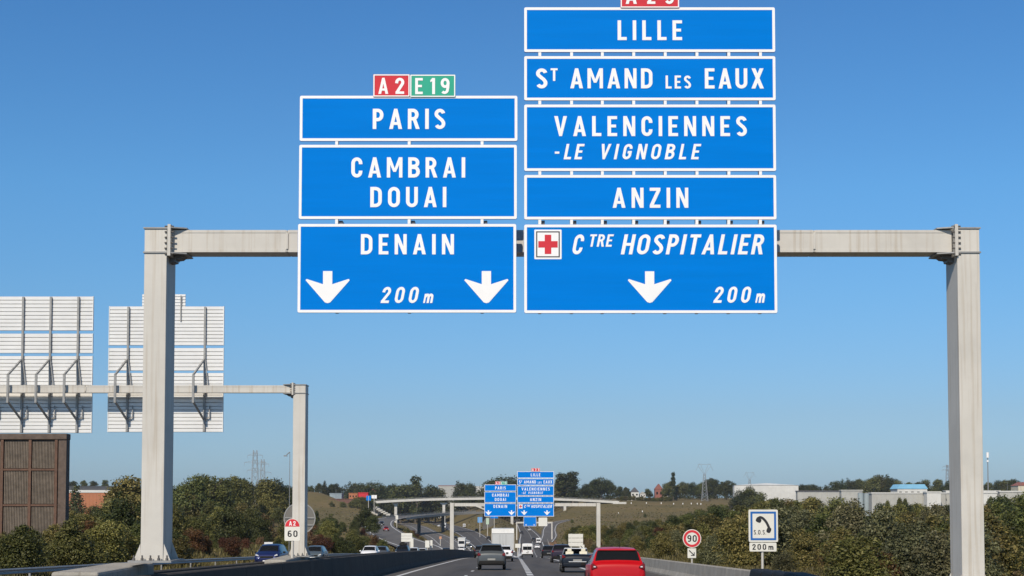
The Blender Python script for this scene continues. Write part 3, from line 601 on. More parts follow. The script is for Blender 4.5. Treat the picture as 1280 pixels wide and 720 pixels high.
def body_mesh(sh):
    st = sh['st']; A = cr(st, SW); nA = len(A); rows = []
    for y, zb, zt, zw, w, wr in A:
        zw = min(zw, zt - .05); green = zt - zw
        h = [(0, zb), (.8 * w, zb), (.955 * w, zb + .05), (.985 * w, zb + .2 * (zw - zb)), (1.0 * w, zb + .55 * (zw - zb)), (.985 * w, zw - .04), (.95 * w, zw),
             (wr + (.95 * w - wr) * .5, zw + green * .46), (wr + .02, zw + green * .86), (wr - .035, zt - .012), (wr * .6, zt + .012), (0, zt + .022)]
        rows.append([(-p[0], y, p[1]) for p in h[::-1]][:-1] + [(p[0], y, p[1]) for p in h])
    nH = 12; M = len(rows[0])           # 23 points, index 0 = top centre going down the left side, 11 = bottom centre, 22 = top centre
    V = [p for r in rows for p in r]
    groups = {'body': [], 'rear_window': [], 'side_window': [], 'windscreen': []}
    for i in range(nA - 1):
        s = i // SW
        for j in range(M):
            k = j if j <= 11 else 22 - j          # segment between j and j+1
            j2 = (j + 1) % M
            seg = j if j < 11 else 21 - j         # mirrored segment index: 0,1 roof, 2 rail, 3,4 greenhouse, 5 waist ...
            if j == M - 1: continue
            gname = 'body'
            if sh['rw'] and sh['rw'][0] <= s < sh['rw'][1] and seg in (0, 1) and not (s == sh['rw'][1] - 1 and i % SW > 0): gname = 'rear_window'
            elif sh['ws'] and sh['ws'][0] <= s < sh['ws'][1] and seg in (0, 1): gname = 'windscreen'
            elif sh['sw'] and sh['sw'][0] <= s < sh['sw'][1] and seg in (3, 4) and not (s == sh['sw'][0] and i % SW == 0): gname = 'side_window'
            groups[gname].append((i * M + j, i * M + j2, (i + 1) * M + j2, (i + 1) * M + j))
    groups['body'].append(tuple(range(M - 1))); groups['body'].append(tuple((nA - 1) * M + q for q in range(M - 1))[::-1])
    # close the seam at top centre (points 0 and 22 coincide)
    return V, groups
def sub(V, fs):
    used = sorted({i for f in fs for i in f}); mp = {u: k for k, u in enumerate(used)}
    mb = MB(); mb.v = [V[u] for u in used]; mb.f = [tuple(mp[i] for i in f) for f in fs]; mb.m = [0] * len(fs); return mb
def weld_build(mb, name, m, parent):
    o = mb.build(name, m, parent, smooth=True)
    bm = bmesh.new(); bm.from_mesh(o.data); bmesh.ops.remove_doubles(bm, verts=bm.verts, dist=1e-4); bmesh.ops.recalc_face_normals(bm, faces=bm.faces)
    for e in bm.edges:
        if len(e.link_faces) == 2 and e.calc_face_angle(0) > 0.75: e.smooth = False
    bm.to_mesh(o.data); bm.free(); return o
def wheel(r, parent, x, y, wd=.2):
    s = 1 if x > 0 else -1; n = 20
    prof = [(0, r * .55), (0, r * .9), (.03, r), (wd - .03, r), (wd, r * .9), (wd, r * .55)]
    mb = MB()
    V = [(s * -p[0], p[1] * math.cos(2 * PI * k / n), p[1] * math.sin(2 * PI * k / n)) for k in range(n) for p in prof]; m = len(prof)
    mb.add(V, [(k * m + q, ((k + 1) % n) * m + q, ((k + 1) % n) * m + q + 1, k * m + q + 1) for k in range(n) for q in range(m - 1)])
    wh = mb.build('wheel', TYRE, parent, smooth=True); wh.location = (x, y, r)
    q = MB(); q.tube((s * -.035, 0, 0), (s * -.12, 0, 0), r * .56, n=16)
    for k in range(5):
        a = 2 * PI * k / 5; q.bar((s * -.02, 0, 0), (s * -.02, math.cos(a) * r * .52, math.sin(a) * r * .52), .05)
    q.build('rim', RIM, wh)
    return wh
CARN = [0]
def car(px, Y, lane_x=None, kind='hatch', color=(.1, .1, .11), label='', name='car', rz=0.0, scale=1.0, detail=1, face=1, extra=None, zoff=None, cat='car', group=None, metal=.25, z=None):
    x = lane_x if lane_x is not None else (px - 640) / F * Y
    zz = g(Y) if z is None else z
    slope = math.atan2(g(Y + 3) - g(Y - 3), 6) if z is None else 0
    root = empty(name, (x, Y, zz)); root.rotation_euler = (slope, 0, rz + (0 if face > 0 else PI)) if face > 0 else (-slope, 0, rz + PI)
    root.scale = (scale,) * 3
    tag(root, label, cat, group)
    sh = SHAPES[kind]; V, G = body_mesh(sh); CARN[0] += 1
    pm = mat('paint_%02d' % CARN[0], color, 0.38, metal, coat=0.22, spec=0.3)
    Ld = sh['st'][-1][0]
    V = [(v[0], v[1] - .0, v[2]) for v in V]
    weld_build(sub(V, G['body']), 'body', pm, root)
    for k in ('rear_window', 'side_window', 'windscreen'):
        if G[k]: weld_build(sub(V, G[k]), k, GLASS, root)
    st = sh['st']; w = max(s[4] for s in st); r = sh['wr']
    for y in sh['wy']:
        for sx in (-1, 1):
            q = MB(); n = 16                       # dark wheel arch
            q.add([(sx * (w + .004), y + (r + .07) * math.cos(PI * k / n), r + (r + .07) * math.sin(PI * k / n)) for k in range(n + 1)] + [(sx * (w + .004), y, r - .06)], [(k, k + 1, n + 1) for k in range(n)])
            q.add([(sx * (w * .75), y + (r + .07) * math.cos(PI * k / n), r + (r + .07) * math.sin(PI * k / n)) for k in range(n + 1)] + [(sx * (w + .004), y + (r + .07) * math.cos(PI * k / n), r + (r + .07) * math.sin(PI * k / n)) for k in range(n + 1)], [(k, k + 1, n + 2 + k, n + 1 + k) for k in range(n)])
            q.build('wheel_arch', PLAST, root)
            wheel(r, root, sx * (w + .012), y)
    zt = [s for s in st if s[0] > .09][0]
    if kind == 'van':
        for sx in (-1, 1):
            q = MB(); q.box((sx * .40, -.008, 1.62), (.76, .03, .62)); bevel(q.build('rear_window', GLASS, root), .02)
            q = MB(); q.box((sx * .90, .0, 1.15), (.10, .06, .5)); bevel(q.build('tail_lamp', LAMP_R, root), .02)
        q = MB(); q.box((0, -.02, .52), (1.84, .14, .2)); bevel(q.build('bumper', PLAST, root), .03)
        q = MB(); q.box((0, -.014, .86), (.5, .02, .11)); q.build('number_plate', PLATE, root)
        q = MB(); q.box((0, -.012, 1.3), (.02, .02, 1.9)); q.build('door_seam', PLAST, root)
        q = MB(); q.box((.18, -.03, 1.05), (.16, .04, .05)); q.build('door_handle', PLAST, root)
    else:
        up = kind == 'suv'
        q = MB(); q.box((0, -.03, .50 if up else .44), (1.62, .16, .20)); q.box((0, -.05, .36), (1.2, .10, .1)); bevel(q.build('bumper', PLAST if up or kind == 'hatch' else pm, root), .04, 3)
        zl = .97 if up else .88
        for sx in (-1, 1):
            q = MB()
            pts = [(sx * .885, zl - .07), (sx * .68, zl - .02), (sx * .69, zl + .04), (sx * .82, zl + .13), (sx * .88, zl + .13)]
            q.prism(pts, 'y', -.012, .16); o = q.build('tail_lamp', LAMP_R, root); bevel(o, .02, 3)
            if detail > 1:
                e = MB(); e.box((sx * .775, -.016, zl + .02), (.075, .02, .045)); bevel(e.build('reversing_lamp', LAMP_W, o), .01)
            q = MB(); q.box((sx * (w + .10), 2.72 * (1 if kind != 'open' else .96) + .1, 1.04 if up else .96), (.17, .13, .13)); o = q.build('wing_mirror', PLAST if detail > 1 else pm, root); bevel(o, .03, 3)
        q = MB(); q.box((0, -.026, .70 if kind == 'open' else .62), (.50, .02, .11)); bevel(q.build('number_plate', PLATE, root), .005)
        for sx in (-1, 1):
            q = MB(); q.prism([(sx * .55, .62 if not up else .76), (sx * .80, .66 if not up else .82), (sx * .74, .76 if not up else .92), (sx * .56, .70 if not up else .84)], 'y', Ld - .09, Ld + .0); bevel(q.build('headlamp', LAMP_W, root), .01)
        q = MB(); q.box((0, Ld - .01, .60 if not up else .7), (.95, .05, .14)); bevel(q.build('grille', PLAST, root), .02)
        q = MB(); q.box((0, Ld + .02, .42), (.5, .02, .11)); q.build('number_plate', WHITE, root)
        if kind != 'open':
            zr = 1.565 if up else 1.475
            q = MB(); q.prism([(.50, zr - .03), (.40, zr - .035), (.42, zr + .0), (.75, zr + .035)], 'x', -.60, .60); o = q.build('roof_spoiler', pm, root); bevel(o, .01)
            q = MB(); q.tube((.12 if up else 0, .95, zr + .02), (.12 if up else 0, .85, zr + .25), .008, .004, n=5); q.build('antenna', PLAST, root)
            q = MB(); q.box((.02, .30, 1.22 if up else 1.14), (.44, .015, .02), rx=-.9); q.build('wiper', PLAST, root)
    return root
red = car(771.5, 46, 3.38, 'suv', (.46, .003, .006), 'bright red compact hatchback in the exit lane, nearest car', metal=0.0, detail=2, scale=.965)
grey = car(615, 90, -1.28, 'hatch', (.085, .095, .10), 'dark grey hatchback seen from behind in the middle lane', detail=1); grey.scale = (.97, 1, 1.07)
conv = car(722, 82, 3.72, 'open', (.010, .014, .022), 'dark blue open-top car with pale seats behind the red hatchback')
for sx in (-.4, .4):
    q = MB(); q.box((sx, 1.38, .98), (.46, .16, .44)); q.box((sx, 1.36, 1.26), (.26, .12, .18)); bevel(q.build('seat', mat('cream_leather', (.66, .62, .48), .6, 0, .1, 5), conv), .05, 3)
q = MB(); q.box((0, 2.55, 1.37), (1.26, .09, .05))
for sx in (-1, 1): q.bar((sx * .63, 2.55, 1.36), (sx * .76, 2.95, .95), .05)
q.build('windscreen_frame', LAMP_W, conv)
q = MB(); q.add([(-.62, 2.56, 1.34), (.62, 2.56, 1.34), (.74, 2.93, .97), (-.74, 2.93, .97)], [(0, 1, 2, 3)]); q.build('windscreen', GLASS, conv)
q = MB(); q.box((0, -.055, .62), (1.0, .02, .035)); q.box((0, 1.2, .99), (1.35, .4, .05)); q.build('trim_strip', LAMP_W, conv)
car(702, 128, 4.42, 'suv', (.03, .02, .035), 'dark purple-black car ahead of the open-top car')
car(686, 186, 4.75, 'suv', (.008, .008, .010), 'black car with one pale flank ahead, by the right edge line')
car(602, 189, -4.05, 'suv', (.015, .016, .02), 'black car half hidden left of the grey hatchback')
car(629.5, 137, -.80, 'hatch', (.74, .75, .76), 'white hatchback between the grey car and the box truck', metal=0)
vn = car(659, 256, 2.72, 'van', (.72, .72, .70), 'white high-roof van with dark rear windows past the road fork', name='van', cat='van', metal=0)
def truck(x, Y, label, face=1, z=None, W=2.55, Hh=3.45, Lb=7.2, cabcol=(.7, .7, .7), boxcol=(.62, .63, .63), rz=0, s=1.0):
    zz = g(Y) if z is None else z; root = tag(empty('box_truck', (x, Y, zz)), label, 'truck'); root.rotation_euler = (0, 0, rz + (0 if face > 0 else PI)); root.scale = (s,) * 3
    bm_ = mat('truck_box', (.50, .51, .50), .5, 0, .04, .8); hd = mat('truck_header', (.80, .79, .75), .5, 0, .08, 2)
    q = MB(); q.span(-W / 2, W / 2, .04, Lb, 1.0, Hh); bevel(q.build('cargo_box', bm_, root), .03)
    q = MB(); q.span(-W / 2 + .06, W / 2 - .06, .0, .035, 1.05, Hh - .55); o = q.build('rear_door', bm_, root)
    q = MB(); q.span(-.012, .012, -.008, -.001, 1.1, Hh - .6)
    for sx in (-.35, .35): q.span(sx - .012, sx + .018, -.03, -.002, 1.1, Hh - .6)
    q.build('lock_bar', STEEL_D, o)
    q = MB(); q.span(-W / 2 - .01, W / 2 + .01, -.05, .03, Hh - .5, Hh + .03); q.build('header', hd, root)
    q = MB()
    for sx in (-1, 1): q.span(sx * (W / 2) - .035, sx * (W / 2) + .035, -.03, .03, 1.0, Hh - .5)
    q.build('door_frame', STEEL, root)
    q = MB(); q.span(-W / 2 + .05, W / 2 - .05, -.02, .1, .5, .66); q.span(-.4, .4, .0, .1, .66, 1.0); q.build('bumper', PLAST, root)
    for sx in (-1, 1):
        q = MB(); q.box((sx * .98, -.03, .80), (.34, .06, .13)); bevel(q.build('tail_lamp', LAMP_R, root), .02)
    q = MB(); q.span(-.4, .4, .3, Lb + 1.6, .62, .98); q.build('chassis', PLAST, root)
    q = MB(); q.prism([(Lb + .2, .5), (Lb + 2.1, .5), (Lb + 2.15, 1.3), (Lb + 1.85, 2.6), (Lb + .2, 2.75)], 'x', -1.15, 1.15); cab = q.build('cab', mat('cab_white', (.7, .7, .69), .35, 0, coat=.4), root); bevel(cab, .08, 3)
    q = MB(); q.add([(-1.0, Lb + 2.14, 1.45), (1.0, Lb + 2.14, 1.45), (.98, Lb + 1.9, 2.45), (-.98, Lb + 1.9, 2.45)], [(0, 1, 2, 3)]); q.build('windscreen', GLASS, cab)
    for y in (1.4, Lb + 1.1):
        for sx in (-1, 1): wheel(.48, root, sx * 1.2, y, .28)
    return root
tr = truck(-1.05, 166, 'white box truck with pale rear door in the middle lane')
# small distant traffic
WH = (.72, .73, .74); BK = (.015, .016, .018)
far = [
 (676.5 - 3.5, 560, 'van', WH, 1, 'tiny white van on the right fork past the high-roof van', .95), (671.5, 470, 'hatch', WH, 1, 'small white car just behind the tiny white van', 1),
 (667, 610, 'hatch', BK, 1, 'small black car on the right fork under the third gantry', 1), (661.5, 850, 'hatch', (.5, .5, .52), 1, 'tiny silver car on the far right fork', 1), (658.5, 960, 'suv', BK, 1, 'tiny black car leading the queue on the far right fork', 1), (652, 760, 'suv', BK, 1, 'tiny dark car by the left line of the right fork', 1),
]
for px, Y, k, c, f, lb, s in far: car(px, Y, None, k, c, lb, scale=s, metal=0, name='van' if k == 'van' else 'car', cat='van' if k == 'van' else 'car')
car(677.5, 900, None, 'hatch', (.55, .55, .55), 'tiny pale car on the slip road beyond the third gantry', metal=0)
for px, Y, k, c, lb in ((611, 640, 'suv', BK, 'tiny black car on the left fork, right of its dashed line'), (596, 840, 'suv', BK, 'tiny black car far along the left fork'), (586.5, 1000, 'hatch', WH, 'tiny white car farthest along the left fork'), (580.5, 980, 'van', WH, 'tiny white van beside the farthest white car on the left fork')):
    x = (px - 640) / F * Y; car(px, Y, x, k, c, lb, rz=.06, metal=0, cat='van' if k == 'van' else 'car', name='van' if k == 'van' else 'car')
# oncoming traffic
car(346, 106, -17.3, 'suv', (.012, .022, .10), 'dark blue oncoming car behind the central barrier, left of the gantry post', face=-1, detail=2)
car(399, 136, -18.2, 'hatch', (.10, .13, .15), 'grey-blue oncoming car just right of the back-view gantry post', face=-1)
car(466, 158, -15.3, 'hatch', (.78, .79, .80), 'white oncoming car below the reddish bushes', face=-1, metal=0)
car(479, 178, -15.9, 'hatch', (.10, .11, .12), 'dark oncoming car close behind the white one', face=-1)
car(505, 186, -13.9, 'suv', BK, 'black oncoming car with a roof load', face=-1)
q = MB(); q.box((0, 1.5, 1.78), (.9, 1.0, .32)); q.box((.1, 1.3, 2.0), (.5, .5, .2)); o = bevel(q.build('roof_load', PLAST, None), .08, 3)
_r = [c for c in bpy.data.objects if c.get('label') == 'black oncoming car with a roof load'][0]; o.parent = _r
car(518, 215, -14.5, 'hatch', WH, 'small white oncoming car left of the cream sign posts', face=-1, metal=0)
car(529, 232, -14.3, 'hatch', (.62, .61, .58), 'pale beige oncoming car beside the white one', face=-1, metal=0)
car(559, 245, -11.0, 'suv', BK, 'black oncoming car at the foot of the second gantry', face=-1)
truck(-17.2, 500, 'white oncoming lorry left of the second gantry post', face=-1, s=1.0)
car(578, 410, -14.2, 'suv', WH, 'white oncoming car in front of the lorry', face=-1, metal=0)
car(587, 470, -13.9, 'hatch', (.2, .21, .22), 'grey oncoming car right of the lorry', face=-1); car(593, 560, -17.3 + .2, 'hatch', WH, 'small pale oncoming car right of the lorry', face=-1, metal=0)
car(570, 640, None, 'suv', BK, 'tiny black oncoming car far along the carriageway', face=-1)
for px, Y, c, lb in ((559, 860, BK, 'tiny black car in the distant oncoming queue, nearest'), (553, 930, (.3, .3, .32), 'tiny grey car in the distant oncoming queue'), (549, 1010, WH, 'tiny white car in the distant oncoming queue'), (566, 800, (.4, .4, .4), 'tiny silver car right of the distant oncoming queue')):
    car(px, Y, None, 'hatch', c, lb, face=-1, metal=0)
truck((556 - 640) / F * 960, 960, 'distant white lorry behind the second gantry post', face=-1)
def on_loop(Y0, off):
    i = int(np.argmin(np.abs(loop_d[:, 1] - Y0))); p = loop_d[i]; q = loop_d[i + 1]; return p[0] + off, p[1], p[2] + .02, math.atan2(-(q[0] - p[0]), q[1] - p[1])
for Y0, off, c, lb in ((545, 1.5, BK, 'small black car on the bend of the slip road'), (470, 1.0, (.35, .02, .02), 'small dark red car on the bend of the slip road')):
    x, y, z, r = on_loop(Y0, off); car(0, y, x, 'hatch', c, lb, z=z, rz=r, face=-1)
# ------------------------------------------------------------------ small signs
def post_to(root, x, y, z0, z1, r=.035, n=8, name='post'):
    q = MB(); q.tube((x, y, z0), (x, y, z1), r, n=n); return child(q, name, STEEL, root)
def sign_root(name, px, py, Y, label, cat='sign'):
    p = at(px, py, Y); return tag(empty(name, (p.x, Y, H(p.x, Y))), label, cat)
k = 72 / F                                     # 90 sign
r90 = sign_root('speed_limit_sign', 865, 690, 72, 'round red and white 90 speed limit sign above the right barrier', 'road sign')
c = at(865, 673.2, 72); y = 72.0
def disc(mb, cx, cz, y, r, mi=0, n=40): mb.add([(cx + r * math.cos(2 * PI * i / n), y, cz + r * math.sin(2 * PI * i / n)) for i in range(n)], [tuple(range(n))], mi)
def annulus(mb, cx, cz, y, r0, r1, mi=0, n=40):
    mb.add([(cx + r * math.cos(2 * PI * i / n), y, cz + r * math.sin(2 * PI * i / n)) for r in (r0, r1) for i in range(n)], [(i, (i + 1) % n, n + (i + 1) % n, n + i) for i in range(n)], mi)
q = MB(); q.tube((c.x, y, c.z), (c.x, y + .03, c.z), 11.5 * k, n=40); child(q, 'plate', CREAM, r90)
q = MB(); annulus(q, c.x, c.z, y - .005, 7.6 * k, 10.6 * k); child(q, 'red_ring', REDS, r90)
q = MB(); text_mesh(q, '90', c.x - 6.0 * k, c.x + 6.0 * k, c.z - 4.2 * k, c.z + 4.4 * k, y - .006, wd=.95, sx=1.2); child(q, 'lettering', BLACKS, r90)
d = at(864.8, 691.4, 72)
q = MB(); q.prism(flat_rrect(None, d.x - 5.3 * k, d.x + 5.3 * k, d.z - 6.0 * k, d.z + 6.0 * k, 0, .02), 'y', y, y + .02); child(q, 'arrow_plate', CREAM, r90)
q = MB(); A = 3.4 * k; W_ = .9 * k
q.add([(d.x - A - W_ * .5, y - .005, d.z + A * 1.0 - W_ * .5), (d.x - A + W_ * .5, y - .005, d.z + A * 1.0 + W_ * .5), (d.x + A * .8 + W_ * .5, y - .005, d.z - A * .8 + W_ * .5), (d.x + A * .8 - W_ * .5, y - .005, d.z - A * .8 - W_ * .5)], [(0, 1, 2, 3)])
q.add([(d.x + A + W_ * .1, y - .006, d.z - A), (d.x + A - W_, y - .006, d.z - A + W_ * 1), (d.x + A - W_, y - .006, d.z + A * .35), (d.x + A + W_ * .1, y - .006, d.z + A * .35)], [(0, 1, 2, 3)])
q.add([(d.x + A, y - .0065, d.z - A), (d.x + A, y - .0065, d.z - A + W_ * 1.1), (d.x - A * .35, y - .0065, d.z - A + W_ * 1.1), (d.x - A * .35, y - .0065, d.z - A)], [(0, 1, 2, 3)])
child(q, 'arrow', BLACKS, r90)
post_to(r90, c.x, y + .07, H(c.x, y) - .2, c.z + 8 * k, .04)
k = 52 / F; y = 52.0                           # SOS sign
rs = sign_root('emergency_phone_sign', 954, 700, 52, 'square blue and white S.O.S. telephone sign with 200 m plate', 'road sign')
a = at(936, 677.5, y); b = at(972.2, 637, y)
q = MB(); q.prism(flat_rrect(None, a.x, b.x, a.z, b.z, 0, .05), 'y', y, y + .03); child(q, 'plate', CREAM, rs)
q = MB(); ring_rrect(q, a.x + 2.2 * k, b.x - 2.2 * k, a.z + 2.2 * k, b.z - 2.4 * k, y - .004, .02, 2.6 * k); child(q, 'blue_border', mat('info_blue', (.02, .13, .42), .4), rs)
q = MB(); text_mesh(q, 'S.O.S.', at(942.2, 668, y).x, at(957.6, 668, y).x, at(0, 668.2, y).z, at(0, 662.4, y).z, y - .005, wd=.9, sx=.95); child(q, 'lettering', BLACKS, rs)
# telephone handset: curved grip with two cups
hp = [(946.5, 648.5), (950.2, 646.6), (953.6, 648.0), (957.2, 651.8), (959.6, 656.0), (961.4, 660.4), (961.8, 664.2)]
P3 = [at(p[0], p[1], y) for p in hp]; V, Fc = stroke_mesh([tuple(v) for v in cr([(p.x, p.z) for p in P3], 4)], False, 3.1 * k)
q = MB(); q.add([(v[0], y - .006, v[1]) for v in V], Fc)
for (cx, cy, w_, h_, ang) in ((948.2, 650.2, 7.0, 5.6, -25), (961.0, 662.6, 7.0, 5.6, 68)):
    cc = at(cx, cy, y); an = math.radians(ang); pts = []
    for t in range(18):
        ex = math.cos(2 * PI * t / 18); ez = math.sin(2 * PI * t / 18); ex = abs(ex) ** .7 * (1 if ex > 0 else -1) * w_ / 2 * k; ez = abs(ez) ** .7 * (1 if ez > 0 else -1) * h_ / 2 * k
        pts.append((cc.x + ex * math.cos(an) - ez * math.sin(an), y - .0075, cc.z + ex * math.sin(an) + ez * math.cos(an)))
    q.add(pts, [tuple(range(18))])
child(q, 'telephone_symbol', BLACKS, rs)
a2 = at(937, 689.3, y); b2 = at(970.6, 678.3, y)
q = MB(); q.prism(flat_rrect(None, a2.x, b2.x, a2.z, b2.z, 0, .04), 'y', y, y + .03); child(q, 'distance_plate', CREAM, rs)
q = MB(); text_mesh(q, '200', at(940.2, 665, y).x, at(957.6, 665, y).x, at(0, 687.2, y).z, at(0, 680.0, y).z, y - .005, sx=1.2); text_mesh(q, 'm', at(960.3, 665, y).x, at(966.6, 665, y).x, at(0, 687.2, y).z, at(0, 678.6, y).z, y - .005); child(q, 'lettering', BLACKS, rs)
post_to(rs, at(953.5, 690, y).x, y + .08, H(9.07, y) - .2, b.z - .1, .045)
k = 49.3 / F; y = 49.3                         # 60 sign on the central plinth
p6 = at(365.5, 676, y)
r6 = tag(empty('marker_sign', (p6.x, y, gz(705, y))), 'white 60 sign with rounded red A2 top on the central barrier', 'road sign')
a = at(355.6, 676, y); b = at(375.2, 648.2, y); zm = at(0, 658.6, y).z; cx = (a.x + b.x) / 2; hw = (b.x - a.x) / 2
q = MB(); q.prism(flat_rrect(None, a.x, b.x, a.z, zm, 0, .03)[5:] + [(b.x, zm)] + [(cx + hw * math.cos(PI * i / 16), zm + (b.z - zm) * math.sin(PI * i / 16)) for i in range(17)], 'y', y, y + .02)
q = MB(); pts = [(a.x, a.z + .03), (a.x + .03, a.z), (b.x - .03, a.z), (b.x, a.z + .03)] + [(cx + hw * math.cos(PI * i / 16), zm + (b.z - zm) * math.sin(PI * i / 16)) for i in range(17)]
q.prism(pts, 'y', y, y + .02); child(q, 'plate', CREAM, r6)
q = MB(); q.add([(cx + hw * .93 * math.cos(PI * i / 16), y - .004, zm + .01 + (b.z - zm) * .90 * math.sin(PI * i / 16)) for i in range(17)], [tuple(range(17))]); child(q, 'red_top', REDS, r6)
q = MB(); text_mesh(q, 'A', at(361.2, 665, y).x, at(365, 665, y).x, at(0, 657, y).z, at(0, 651.4, y).z, y - .006); text_mesh(q, '2', at(366.4, 665, y).x, at(370, 665, y).x, at(0, 657, y).z, at(0, 651.4, y).z, y - .006); child(q, 'red_lettering', WHITE, r6)
q = MB(); text_mesh(q, '60', at(359.4, 665, y).x, at(372, 665, y).x, at(0, 671.2, y).z, at(0, 663, y).z, y - .005, wd=.95, sx=1.28); child(q, 'lettering', BLACKS, r6)
post_to(r6, cx, y + .06, gz(707, y), zm, .05)
# back of the big round sign behind the post
y = 54.5; c = at(374.5, 648, y); rb = tag(empty('round_sign', (c.x, y, g(y))), 'back of a big round sign behind the gantry post', 'road sign'); kk = y / F
q = MB(); q.tube((c.x, y, c.z), (c.x, y + .03, c.z), 19.6 * kk, n=48); child(q, 'plate', mat('sign_back_grey', (.15, .145, .13), .6, .0, .1, 2), rb)
q = MB(); annulus(q, c.x, c.z, y - .012, 18.6 * kk, 19.9 * kk, n=48); child(q, 'rim', STEEL_D, rb)
q = MB()
for zz in (c.z + .02, c.z - .25): q.span(c.x - .55, c.x + .55, y - .04, y - .013, zz - .02, zz + .02)
child(q, 'back_rail', STEEL_D, rb); post_to(rb, c.x, y - .08, g(y), c.z + .3, .045)
def plain_sign(name, px0, px1, py0, py1, Y, label, m=CREAM, rows=1, posts=1, zr=None, base=None, cat='road sign', backm=None):
    a = at(px0, py1, Y); b = at(px1, py0, Y); cx = (a.x + b.x) / 2; zg = H(cx, Y) if base is None else base
    r = tag(empty(name, (cx, Y, zg)), label, cat); hh = (b.z - a.z) / rows
    for i in range(rows):
        q = MB(); q.span(a.x, b.x, Y, Y + .05, a.z + hh * i + .015 * (b.z - a.z), a.z + hh * (i + 1) - .015 * (b.z - a.z)); child(q, 'panel', m, r)
    for i in range(posts):
        x = cx if posts == 1 else a.x + (b.x - a.x) * (.2 + .6 * i / (posts - 1)); post_to(r, x, Y + .12, zg - .2, b.z, .05 + Y * .00015)
    return r
rw = plain_sign('lane_sign', 710.5, 728.8, 667.2, 683.2, 205, 'white three-row direction sign on the right verge behind the cars', rows=3, posts=2)
rn = plain_sign('small_square_sign', 724.5, 730.5, 680.8, 687, 204, 'small square white sign with a dark slash below the three-row sign')
p = at(727.5, 684, 203.98); q = MB(); q.bar((p.x - .2, 203.93, p.z + .2), (p.x + .2, 203.93, p.z - .2), .06); child(q, 'slash', BLACKS, rn)
plain_sign('lane_sign', 501.5, 515.2, 666.3, 677.3, 262, 'white three-row sign facing us left of the second gantry', rows=3, posts=2)
plain_sign('narrow_sign', 512.6, 516.8, 673, 684.5, 266, 'narrow pale sign just right of the white three-row sign')
plain_sign('narrow_sign', 531.5, 536.8, 675.5, 684.6, 240, 'cream sign panel left of a matching cream panel', base=g(240)); plain_sign('narrow_sign', 537.8, 540.6, 675.2, 684.8, 241, 'narrower cream sign panel right of its wider twin', base=g(241))
plain_sign('small_square_sign', 330.2, 341, 677.5, 689.6, 112, 'square white sign back left of the dark blue car', m=ALU)
plain_sign('lane_sign', 597, 602.8, 646.2, 653.3, 700, 'small blue sign beside the left fork near the lower bridge', m=mat('pale_blue_sign', (.12, .33, .62), .5))
plain_sign('narrow_sign', 607.6, 611.2, 647.5, 655.5, 690, 'small pale green and white sign beside the left fork', m=mat('pale_green_sign', (.45, .6, .45), .5))
plain_sign('lane_sign', 613, 622.5, 645, 648, 560, 'small blue sign on a tall white mast in the fork', m=BLUE, base=H(-7, 560))
plain_sign('small_square_sign', 494.5, 497.6, 644, 649.2, 600, 'tiny pale sign inside the bend of the slip road')
plain_sign('small_square_sign', 549, 552, 670.6, 673.8, 420, 'tiny orange and white arrow sign on the reddish mound', m=mat('orange_sign', (.55, .28, .16), .5))
r = plain_sign('narrow_sign', 644, 650.6, 679.6, 684.8, 300, 'small pale round-topped marker at the nose of the road fork', base=g(300))
# black water-filled barrier blocks by the right concrete barrier
for i, (ya, yb) in enumerate(((44.6, 46.6), (42.75, 44.45), (41.0, 42.6), (37.6, 40.85))):
    zz = g((ya + yb) / 2); q = MB(); q.prism([(7.50, zz), (8.42, zz), (8.30, zz + .80), (8.26, zz + .86), (7.72, zz + .86), (7.68, zz + .80)], 'y', ya, yb)
    o = q.build('barrier_block', PLAST); bevel(o, .04, 2)
    tag(o, ('farthest', 'second farthest', 'second nearest', 'long nearest')[i] + ' of the black barrier blocks below the S.O.S. sign', 'barrier block', 'black barrier blocks beside the right barrier')
